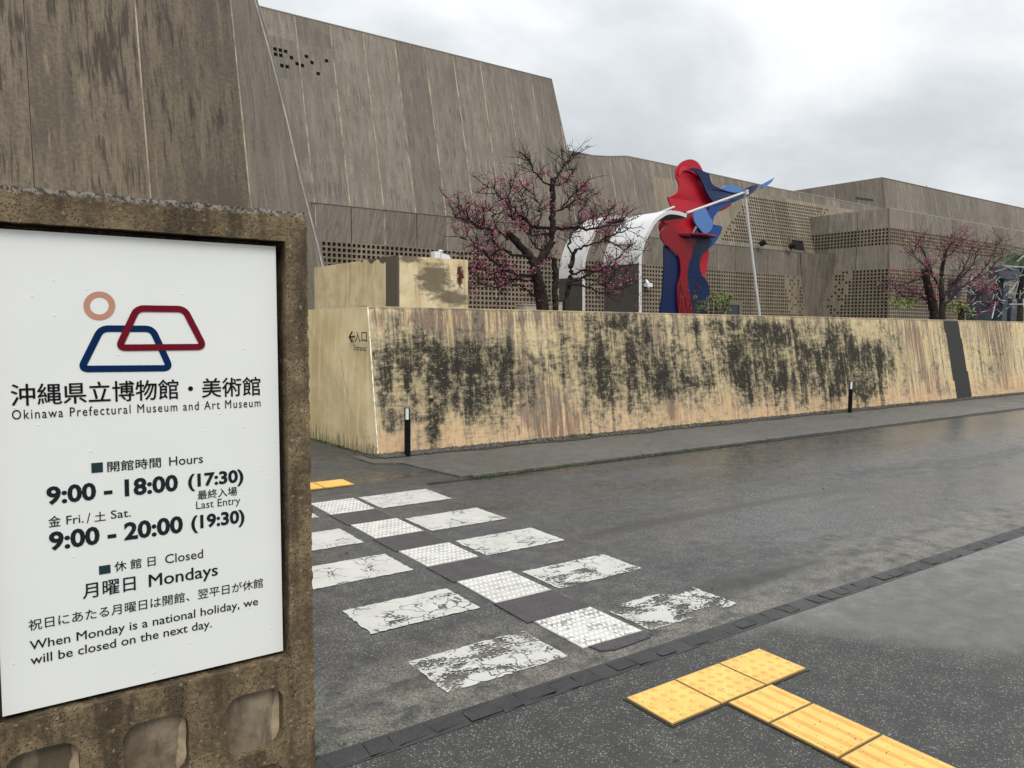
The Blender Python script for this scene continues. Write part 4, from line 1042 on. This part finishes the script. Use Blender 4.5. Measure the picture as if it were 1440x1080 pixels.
brs2 = [([(1312, 435), (1300, 420), (1290, 412), (1280, 418)], 0.066, .5), ([(1310, 428), (1296, 420), (1275, 420), (1262, 408), (1246, 404)], 0.055, .8), ([(1300, 385), (1285, 395), (1265, 402), (1248, 410)], 0.044, -.5),
 ([(1322, 410), (1312, 385), (1302, 360), (1296, 345), (1293, 332)], 0.066, .7), ([(1325, 380), (1328, 360), (1335, 345), (1337, 333)], 0.066, -.4), ([(1328, 365), (1338, 355), (1345, 342)], 0.039, .5),
 ([(1326, 420), (1340, 398), (1352, 382), (1362, 362), (1368, 340)], 0.072, .4), ([(1340, 398), (1355, 390), (1368, 372), (1375, 350)], 0.050, -.6), ([(1328, 430), (1350, 405), (1372, 390), (1388, 370), (1402, 345), (1408, 337)], 0.066, .8),
 ([(1372, 390), (1390, 382), (1405, 365), (1416, 352)], 0.044, .3), ([(1352, 436), (1368, 425), (1380, 405), (1395, 395)], 0.055, .7), ([(1352, 438), (1372, 440), (1390, 430), (1405, 415)], 0.050, -.5),
 ([(1350, 432), (1340, 425), (1330, 410)], 0.039, .6), ([(1312, 385), (1300, 375), (1288, 362), (1282, 350)], 0.039, -.7), ([(1365, 430), (1378, 418), (1392, 410), (1410, 400)], 0.039, .9)]
o2, rng2 = build_tree('cherry_tree', 'multi-stemmed cherry tree with faded pink blossom at the right behind the wall', 'tree', 17.0, lim2, brs2, 11, .05, 1.35, 1.9, n=5)
mb = MB(); q = YP(1268, 425, 17); leaves(mb, q, 1.0, .6, .3, 110, .11, rng2); q = YP(1342, 428, 17); leaves(mb, q, .8, .5, .35, 70, .11, rng2); q = YP(1357, 440, 17); leaves(mb, q, .7, .5, .3, 50, .11, rng2); mb.obj('leaves', M['leaf'], o2, kind='stuff')

rg = random.Random(5)
q = YP(1005, 432, 15.5); sh = thing('leafy_shrub', 'small yellow green leafy shrub at the foot of the sculpture', 'shrub', (q[0], 15.5, 1.3))
mb = MB(); ms_ = MB()
for k in range(26):
    a = np.array((q[0]+rg.gauss(0, .05), 15.5+rg.gauss(0, .05), 1.3)); e = YP(rg.uniform(978, 1028), rg.uniform(412, 436), 15.5+rg.uniform(-.3, .3))
    P = smooth_path([a, (a+e)/2+(rg.gauss(0, .05), 0, .05), e], 3); ms_.tube(P, [.008]*len(P), 4); leaves(mb, e, .09, .09, .08, 34, .045, rg)
mb.obj('foliage', M['leaf'], sh, kind='stuff'); ms_.obj('stems', M['twig'], sh)
q = YP(965, 440, 15); s2 = thing('bare_shrub', 'thin bare twiggy shrub with a few pink buds before the sculpture', 'shrub', (q[0], 15, 1.3)); mb = MB(); tips = []
for k in range(10):
    e = YP(rg.uniform(945, 990), rg.uniform(375, 420), 15+rg.uniform(-.3, .3)); a = np.array((q[0]+rg.gauss(0, .1), 15, 1.3)); P = smooth_path([a, (a+e)/2+(rg.gauss(0, .1), 0, 0), e], 4)
    mb.tube(P, [.008]*len(P), 4); twigs(mb, tips, P, .006, rg, .25, 2, 1, .3)
mb.obj('stems', M['twig'], s2); mb = MB(); blossoms(mb, tips, rg, .10, .014); mb.obj('buds', (M['bloss'], M['leaf']), s2, kind='stuff')

# palm and metal thicket at the far right
YPm = 21.0
q = YP(1436, 362, YPm)
pl = thing('palm_tree', 'dark palm crown at the far right above the metal sculpture', 'palm', (q[0], YPm, 1.3))
mb = MB(); mb.tube([(q[0], YPm, 1.3), (q[0]+.1, YPm, 4), q], [.3, .22, .2], 9); mb.obj('trunk', M['bark'], pl)
mb = MB()
for k in range(26):
    a_ = rg.uniform(0, 6.28); el = rg.uniform(-.2, 1.3); d_ = Vector((math.cos(a_)*math.cos(el), math.sin(a_)*math.cos(el), math.sin(el))); p = Vector(q); pts = [p.copy()]
    for s_ in range(7): d_.z -= .16; d_.normalize(); p = p+d_*.26; pts.append(p.copy())
    mb.tube(pts, [.02]*8, 4)
    for i in range(1, 8):
        for sg in (-1, 1):
            for h_ in (0, .5):
                c_ = pts[i-1].lerp(pts[i], h_); sd = (pts[i]-pts[i-1]).cross(Vector((0, 0, 1))).normalized()*sg; f_ = (pts[i]-pts[i-1]).normalized()
                tip = c_+sd*.38+f_*.25+Vector((0, 0, -.16)); mb.quad(c_, c_+f_*.06, tip, tip-f_*.02)
mb.obj('fronds', M['leafd'], pl, kind='stuff')
YM = 19.0
q = YP(1408, 450, YM); M['dgrey'] = simple('dark blue grey metal', (.035, .045, .055), .5, var=.4, sc=3); M['lgrey'] = simple('pale weathered metal', (.30, .33, .34), .45, var=.3)
mg = thing('metal_sculpture', 'dark blue grey metal sculpture bristling with thin pale rods at the far right', 'sculpture', (q[0], YM, 1.3))
def pbox(px0, px1, py0, py1, y, th, m, name):
    a = YP(px0, py1, y); b = YP(px1, py0, y); mb = MB(); mb.box(a[0], b[0], y, y+th, max(1.3, a[2]) if py1 < 445 else 1.3, b[2]); return mb.obj(name, m, mg)
for a in ((1409, 1419, 393, 452, 0), (1421, 1431, 420, 452, .5), (1346, 1353, 393, 420, .6), (1372, 1382, 412, 452, .8)): pbox(*a[:4], YM+a[4], .5, M['dgrey'], 'post')
pbox(1404, 1434, 378, 391, YM-.1, .5, M['dgrey'], 'beam'); pbox(1382, 1404, 401, 406, YM+.2, .3, simple('rust beam', (.09, .05, .04), .7), 'beam')
pbox(1362, 1409, 405, 452, YM+1.2, .15, M['dgrey'], 'plate')
mb = MB()
def rod(a, b, r=.022): mb.tube([YP(*a, YM-.2+rg.uniform(-.2, .3)), YP(*b, YM-.2+rg.uniform(-.2, .3))], [r, r], 5)
for _ in range(70):
    x_ = rg.uniform(1362, 1440); y_ = rg.uniform(372, 448); a_ = rg.uniform(0, 3.14); L = rg.uniform(5, 14); rod((x_, y_), (x_+L*math.cos(a_), y_-L*math.sin(a_)), rg.uniform(.012, .03))
for a, b in (((1409, 374), (1440, 376)), ((1409, 372), (1434, 384)), ((1431, 395), (1420, 412)), ((1421, 410), (1428, 425)), ((1432, 396), (1425, 424)), ((1430, 368), (1442, 358)), ((1419, 428), (1440, 428)), ((1395, 448), (1400, 425)), ((1434, 388), (1442, 370))): rod(a, b, .035)
mb.obj('rods', M['lgrey'], mg, kind='stuff')
# ------------------------------------------------------------------ bollard lights
M['bol'] = simple('black bollard paint', (.006, .006, .007), .4, var=.2, spec=.12)
m, t = mat('opal lamp glass'); fin(t, (.70, .72, .72), .2, coat=.3); M['opal'] = m
b1 = G(573, 643); b2 = G(1195, 581); b2[1] = b2[1]
bo = thing('bollard_light', 'black bollard light near the corner of the stained wall', 'bollard light', (b1[0], b1[1], .012), group='bollard lights along the wall')
r = .036; x, y = b1[0], b1[1]; hh = .61
mb = MB(); mb.tube([(x, y, .0), (x, y, .445)], [r, r], 16); mb.obj('post', M['bol'], bo, smooth=False)
mb = MB(); mb.tube([(x, y, .445), (x, y, .582)], [r*.72, r*.72], 14); mb.obj('lamp_glass', M['opal'], bo)
mb = MB(); mb.tube([(x, y, .582), (x, y, .60), (x, y, hh)], [r, r, r*.8], 16); mb.obj('cap', simple('grey cap', (.16, .16, .16), .4), bo)
for a_ in (math.radians(-90+18), math.radians(-90+140), math.radians(-90-100)):
    mb = MB(); cx_, cy_ = x+r*.86*math.cos(a_), y+r*.86*math.sin(a_); mb.box(cx_-.005, cx_+.005, cy_-.005, cy_+.005, .445, .582); mb.obj('bar', M['bol'], bo)
copy_tree(bo, (b2[0], b2[1], .012), label='black bollard light farther along halfway down the wall')

# ------------------------------------------------------------------ gravel, weeds, litter
M['grav'] = simple('grey gravel', (.075, .068, .058), .8, var=.75, sc=30)
mb = MB()
def rock(mb, x, y, z, s_, rg):
    V = [(x+s_*a*rg.uniform(.6, 1.2), y+s_*b*rg.uniform(.6, 1.2), z+s_*.7*c*rg.uniform(.6, 1.2)) for a, b, c in ((1, 0, 0), (-1, 0, 0), (0, 1, 0), (0, -1, 0), (0, 0, 1), (0, 0, -1))]
    mb.add(V, [(0, 2, 4), (2, 1, 4), (1, 3, 4), (3, 0, 4), (2, 0, 5), (1, 2, 5), (3, 1, 5), (0, 3, 5)])
mat_soil = simple('damp earth strip', (.030, .026, .019), .9, var=.4, sc=20)
mb2 = MB(); mb2.prism([(3.72, 8.0)]+[(4+k*.4, 7.93+.04*math.sin(k*1.7)+rg.uniform(-.04, .04)) for k in range(100)]+[(44, 8.26), (3.72, 8.26)], lambda a, b: (a, b, .020), lambda a, b: (a, b, -.01)); mb2.obj('soil_strip', mat_soil, pave, kind='structure')
for _ in range(4200):
    xx = 3.85+rg.random()**1.6*22; yy_ = 7.95+rg.random()*.26+rg.gauss(0, .03); rock(mb, xx, yy_, .024, rg.uniform(.008, .026), rg)
mb.obj('gravel', M['grav'], kind='stuff', label='grey gravel strip along the foot of the stained wall', cat='gravel')
mb = MB()
def tuft(mb, x, y, z, h, n, rg):
    for _ in range(n):
        a_ = rg.uniform(0, 6.28); d_ = Vector((math.cos(a_), math.sin(a_), rg.uniform(.6, 2.2))).normalized()*h*rg.uniform(.4, 1.1); p = Vector((x+rg.gauss(0, h*.5), y+rg.gauss(0, h*.4), z)); w = Vector((-math.sin(a_), math.cos(a_), 0))*h*.14
        mb.quad(p-w*.4, p+d_*.6-w, p+d_, p+d_*.55+w)
for _ in range(260):
    xx = rg.uniform(3.9, 20); c_ = math.sin(xx*2.1)+math.sin(xx*.9+1)
    if c_ > .2: tuft(mb, xx, 8.05+rg.uniform(-.08, .13), .02, rg.uniform(.015, .05), 12, rg)
for _ in range(110):
    w = rg.random(); xx = c0b[0]-.04+(e1b[0]-c0b[0])*w+rg.gauss(0, .02); tuft(mb, xx-.02, c0b[1]+(e1b[1]-c0b[1])*w, -.004, rg.uniform(.01, .035), 12, rg)
for _ in range(150):
    xx = 4.15+rg.random()**2*5; tuft(mb, xx, 6.48+rg.gauss(0, .025), .0, rg.uniform(.010, .034), 10, rg)
for _ in range(60):
    xx = rg.uniform(6, 22); tuft(mb, xx, 6.50+rg.gauss(0, .01), .0, rg.uniform(.006, .015), 6, rg)
for _ in range(40):
    tuft(mb, .93+rg.gauss(0, .05), 2.62+rg.gauss(0, .04), .0, rg.uniform(.008, .022), 12, rg)
mb.obj('weeds', M['moss'], kind='stuff', label='moss and small weeds along kerb and wall foot', cat='weeds')
M['litter'] = simple('dead leaf', (.035, .022, .015), .8, var=.4)
mb = MB()
for _ in range(150):
    if rg.random() < .75: xx, yy_ = rg.uniform(5, 22), 8.0+rg.gauss(0, .05)
    else: xx, yy_ = rg.uniform(1, 9), rg.uniform(1.2, 6.4)
    s_ = rg.uniform(.006, .018); a_ = rg.uniform(0, 6.28); p = Vector((xx, yy_, .018 if yy_ > 6.5 else .006)); e = Vector((math.cos(a_), math.sin(a_), .15))*s_; w = Vector((-math.sin(a_), math.cos(a_), .3))*s_*.5
    mb.quad(p-e, p+w, p+e, p-w)
mb.obj('fallen_leaves', M['litter'], kind='stuff', label='scattered small dead leaves on wet asphalt', cat='leaves')

# ------------------------------------------------------------------ museum sign in the foreground
m, t = mat('pitted brown sign concrete'); M['signc'] = m
P = t.n('ShaderNodeNewGeometry').outputs['Position']; x, y, z = t.xyz(P)[:3]
a1 = t.noise(P, 9, 6, .7); a2 = t.noise(P, 70, 5, .75); a3 = t.noise(t.cmb(t.m('MULTIPLY', x, 14), t.m('MULTIPLY', y, 14), t.m('MULTIPLY', z, 2)), 1.0, 5, .6)
v = t.vor(P, 170); v2 = t.vor(t.vm('ADD', P, t.vm('MULTIPLY', t.cmb(a2, a1, a2), (.02, .02, .02))), 150)
c = t.mix(t.ss(t.m('ADD', t.m('MULTIPLY', a1, .6), t.m('MULTIPLY', a2, .4)), .38, .62), (.085, .060, .034), (.245, .180, .100))
c = t.mix(t.m('MULTIPLY', t.ss(a3, .47, .63), .75), c, (.040, .029, .017))
c = t.mix(t.m('MULTIPLY', t.ss(a2, .60, .70), .8), c, (.035, .026, .015))
pore = t.m('MULTIPLY', t.m('SUBTRACT', 1.0, t.ss(v2, .16, .30)), t.ss(a1, .40, .55))
c = t.mix(t.m('MULTIPLY', pore, .8), c, (.02, .014, .008))
cellc = t.xyz(t.vor(P, 150, out=1))
c = t.mix(t.m('MULTIPLY', t.ss(cellc[0], .975, .985), .45), c, (.38, .32, .22))
lich = t.ss(t.m('ADD', z, t.m('MULTIPLY', a2, .03)), 1.836, 1.848)
c = t.mix(t.m('MULTIPLY', lich, .8), c, t.mix(t.ss(a2, .45, .55), (.06, .055, .05), (.34, .31, .28)))
hgt = t.m('SUBTRACT', t.m('ADD', a2, t.m('MULTIPLY', a1, .5)), pore)
fin(t, c, .8, hgt, 1.0, .006, spec=.3)
m, t = mat('smooth cracked backing plate'); M['plate'] = m
P = t.n('ShaderNodeNewGeometry').outputs['Position']; x, y, z = t.xyz(P)[:3]
a1 = t.noise(P, 7, 6, .65); a2 = t.noise(P, 35, 6, .7); a3 = t.noise(t.cmb(t.m('MULTIPLY', x, 20), 0.0, t.m('MULTIPLY', z, 5)), 1.0, 5, .6)
c = t.mix(t.ss(a1, .35, .65), (.10, .075, .048), (.28, .225, .155)); c = t.mix(t.m('MULTIPLY', t.ss(a3, .5, .66), .75), c, (.07, .055, .035)); c = t.mix(t.m('MULTIPLY', t.ss(a2, .56, .66), .5), c, (.10, .075, .045))
fin(t, c, .45, a2, .4, .003)
M['chip'] = simple('clean cracked edge', (.42, .33, .22), .6, var=.25, sc=30)
SYF = 2.0; SW0 = -.075; SW1 = YP(430, 303, SYF)[0]+.002; SZT = 1.838; TH = .26
sg = thing('museum_sign', 'brown pitted concrete monument framing a white opening hours board in the foreground', 'sign', ((SW0+SW1)/2, SYF+TH/2, 0))
def rr(cx, cz, w, h, r, n=5):
    out = []
    for (sx, sz, a0) in ((1, -1, -90), (1, 1, 0), (-1, 1, 90), (-1, -1, 180)):
        for k in range(n+1):
            a_ = math.radians(a0+90*k/n); out.append((cx+sx*(w/2-r)+r*math.cos(a_), cz+sz*(h/2-r)+r*math.sin(a_)))
    return out
def jag(pts, step, j, rg):
    out = []
    for (a, b) in zip(pts, pts[1:]+pts[:1]):
        L = math.dist(a, b); n = max(1, int(L/step))
        for k in range(n): w = k/n; out.append((a[0]+(b[0]-a[0])*w+(rg.gauss(0, j) if n > 1 else 0), a[1]+(b[1]-a[1])*w+(rg.gauss(0, j) if n > 1 else 0)))
    return out
outer = jag([(SW0, 0), (SW1+.012, 0), (SW1, SZT), (SW0, SZT)], .012, .0013, rg)
a = YP(401, 339, SYF); rx1 = a[0]; rzt = a[2]; rzb = YP(402, 925, SYF)[2]; rx0 = YP(0, 1018, SYF)[0]-.012
rec = jag([(rx0, rzb), (rx1, rzb), (rx1, rzt), (rx0, rzt)], .02, .0007, rg)
o1 = YP(359, 1017, SYF); o2_ = YP(221, 1062, SYF); o3 = YP(58, 1105, SYF); pitch = o1[0]-o2_[0]
ops = []
for row in range(2):
    for k in range(4):
        cx_ = o1[0]-pitch*k
        if cx_ > SW0+.06: ops.append(jag(rr(cx_, o1[2]-.21*row, .150, .170, .040), .03, .0006, rg))
loops = [outer, rec]+ops
loops3 = [[Vector((p[0], p[1], 0)) for p in L] for L in loops]
flat = [p for L in loops for p in L]; tri = tessellate_polygon(loops3)
mb = MB(); k0 = len(flat)
bv = .004
V = [(p[0], SYF, p[1]) for p in flat]; Fc = []
for tr in tri:
    a, b, c = [flat[i] for i in tr]; w = (b[0]-a[0])*(c[1]-a[1])-(b[1]-a[1])*(c[0]-a[0]); Fc.append(tr if w > 0 else tr[::-1])
mb.add(V, Fc)
def wallloop(L, d0, d1, inv, mi=0):
    n = len(L); V = [(p[0], SYF+d0, p[1]) for p in L]+[(p[0], SYF+d1, p[1]) for p in L]
    mb.add(V, [((i, n+i, n+(i+1) % n, (i+1) % n) if not inv else (i, (i+1) % n, n+(i+1) % n, n+i)) for i in range(n)], mi)
wallloop(outer, 0, TH, False); wallloop(rec, 0, .075, True)
for L in ops: wallloop(L, 0, .06, True)
n = len(outer); mb.add([(p[0], SYF+TH, p[1]) for p in outer], [tuple(range(n))])
mb.quad((rx0-.01, SYF+.075, rzb-.01), (rx1+.01, SYF+.075, rzb-.01), (rx1+.01, SYF+.075, rzt+.01), (rx0-.01, SYF+.075, rzt+.01))
mb.obj('frame', M['signc'], sg)
for L in ops:
    mb = MB(); xa, xb = min(p[0] for p in L), max(p[0] for p in L); za, zb = min(p[1] for p in L), max(p[1] for p in L)
    pts = [(xa-.003, za-.003), (xb-.030, za-.003)]; zz = za
    while zz < zb: pts.append((xb-.022-.006*math.sin((zz-za)*30)+rg.gauss(0, .0018), zz)); zz += .008
    pts += [(xb-.035, zb+.003), (xa-.003, zb+.003)]
    mb.prism(pts, lambda a, b: (a, SYF+.026, b), lambda a, b: (a, SYF+.055, b)); mb.obj('cracked_plate', M['plate'], sg)
    mb = MB(); mb.quad((xa-.005, SYF+.034, za-.005), (xb+.005, SYF+.034, za-.005), (xb+.005, SYF+.034, zb+.005), (xa-.005, SYF+.034, zb+.005)); mb.obj('back_plate', M['chip'], sg)
# white board
PY = SYF+.024
m, t = mat('white printed board'); M['board'] = m
P = t.n('ShaderNodeNewGeometry').outputs['Position']; n_ = t.noise(P, 5, 4, .6); dr = t.vor(P, 48); dm = t.ss(t.xyz(t.vor(P, 48, out=1))[0], .86, .9)
drop = t.m('MULTIPLY', t.m('SUBTRACT', 1.0, t.ss(dr, .05, .16)), dm)
fin(t, t.mix(n_, (.725, .735, .705), (.785, .79, .765)), .3, drop, .35, .003, coat=.15); 
cs = [YP(*p, PY) for p in ((-1, 321.5), (386.5, 346.5), (398, 915), (3.5, 1008))]
px0 = cs[3][0]; 
bd = MB()
q4 = [(cs[3][0], cs[3][2]), (cs[2][0], cs[2][2]), (cs[1][0]+.002, cs[1][2]), (cs[3][0], cs[0][2])]
bd.prism(q4, lambda a, b: (a, PY, b), lambda a, b: (a, PY+.004, b)); board = bd.obj('board', M['board'], sg)
M['ink'] = simple('dark ink', (.012, .018, .020), .45, var=.1, spec=.12); M['inkb'] = simple('black ink', (.006, .006, .006), .45, var=.1, spec=.12)
def txt(s_, x0, yb, x1, yt, bold=0.0, cjk=False, sp=1.0, m=None):
    Yp = PY-.0012; A_ = YP(x0, yb, Yp); T_ = YP(x0, yt, Yp); sl_ = (472-yb)/(2260-x0); B_ = YP(x1, yb+sl_*(x1-x0), Yp)
    V, Fc = text_mesh(s_, bold, sp)
    lo = V[:, 1].min() if cjk else 0.0; hi_ = V[:, 1].max(); xa, xb = V[:, 0].min(), V[:, 0].max()
    O = [(A_[0]+(B_[0]-A_[0])*(v[0]-xa)/(xb-xa), Yp-v[2]*.00006, A_[2]+(T_[2]-A_[2])*(v[1]-lo)/(hi_-lo)) for v in V]
    mo('lettering', O, Fc, m or M['ink'], board)
txt('沖縄県立博物館・美術館', 15.5, 571.5, 366.5, 540, .012, True, m=M['inkb'])
txt('Okinawa Prefectural Museum and Art Museum', 17, 590, 366.5, 576.5, .004, sp=1.22, m=M['inkb'])
txt('開館時間', 151, 664, 226.5, 649, .01, True); txt('Hours', 238, 655, 285.5, 642.5, .004)
txt('9:00 - 18:00', 65.5, 709, 250.5, 684.5, .035); txt('(17:30)', 264.5, 685, 342.5, 667, .035)
txt('最終入場', 278, 703, 333.5, 690, .008, True); txt('Last Entry', 276, 716, 338, 705.3, .0)
txt('金', 68.3, 741.7, 85.6, 726.2, .01, True); txt('Fri.', 93.5, 737.5, 117.5, 725.5, .004); txt('/', 122, 735.5, 127.5, 721.5); txt('土', 133, 733.6, 149, 720.5, .008, True); txt('Sat.', 156, 729.5, 184, 718, .004)
txt('9:00 - 20:00', 69.2, 773.5, 257.5, 748.2, .035); txt('(19:30)', 269, 744, 344, 725.5, .035)
txt('休 館 日', 161, 804.5, 219, 790, .01, True); txt('Closed', 232.3, 792.7, 285.7, 780, .004)
txt('月曜日', 116.5, 843, 191, 821.5, .012, True); txt('Mondays', 209.3, 825.3, 306.5, 808.2, .012)
txt('祝日にあたる月曜日は開館、翌平日が休館', 40.3, 887.7, 370, 871.8, .006, True)
txt('When Monday is a national holiday, we', 41.9, 914.4, 363, 901.7, .008); txt('will be closed on the next day.', 43, 935, 298, 922.3, .008)
for (x0, y0, x1, y1) in ((128.7, 665.3, 144.5, 651), (139.4, 808.3, 155.2, 794.8)):
    a, b = YP(x0, y0, PY-.0012), YP(x1, y1-1, PY-.0012); mb = MB(); mb.quad((a[0], PY-.0012, a[2]), (b[0], PY-.0012, a[2]), (b[0], PY-.0012, b[2]), (a[0], PY-.0012, b[2])); mb.obj('square_mark', simple('green black ink', (.02, .04, .045), .5, spec=.12), board)
def l7(p): q = YP(p[0]/3.273, 360+p[1]/3.273, PY); return np.array((q[0], q[2]))
def stroke(corners, w, r, m, off, name):
    P = [l7(c) for c in corners]; C = []
    for i in range(4):
        a, b, c = P[i-1], P[i], P[(i+1) % 4]; u1, u2 = (a-b)/np.linalg.norm(a-b), (c-b)/np.linalg.norm(c-b)
        for k in range(7):
            s_ = k/6; C.append((1-s_)**2*(b+u1*r)+2*s_*(1-s_)*b+s_*s_*(b+u2*r))
    n = len(C); mb = MB(); V = []
    for i in range(n):
        d_ = C[(i+1) % n]-C[i-1]; d_ /= np.linalg.norm(d_); nn = np.array((-d_[1], d_[0]))*w/2
        V += [(C[i][0]+nn[0], PY-off, C[i][1]+nn[1]), (C[i][0]-nn[0], PY-off, C[i][1]-nn[1])]
    mb.add(V, [(2*i, 2*i+1, (2*i+3) % (2*n), (2*i+2) % (2*n)) for i in range(n)]); mb.obj(name, m, board)
stroke([(465, 334), (700, 335), (783, 516), (372, 520)], .0155, .016, simple('navy print', (.001, .018, .075), .4, var=.05, spec=.12), .0012, 'logo_blue_shape')
stroke([(630, 241), (848, 244), (938, 418), (545, 422)], .0155, .016, simple('crimson print', (.14, .004, .014), .4, var=.05, spec=.12), .0022, 'logo_red_shape')
V = []; nn_ = 40
for k in range(nn_):
    a_ = 2*math.pi*k/nn_
    for rx_, ry_ in ((73, 66), (44, 40)): q = l7((457+rx_*math.cos(a_), 229+ry_*math.sin(a_))); V.append((q[0], PY-.0012, q[1]))
mo('logo_circle', V, [(2*i, 2*i+1, (2*i+3) % (2*nn_), (2*i+2) % (2*nn_)) for i in range(nn_)], simple('terracotta print', (.50, .25, .17), .4, var=.05, spec=.12), board)
print('triangles', sum(len(o.data.polygons)*2 for o in bpy.data.objects if o.type == 'MESH'), 'objects', len(bpy.data.objects))
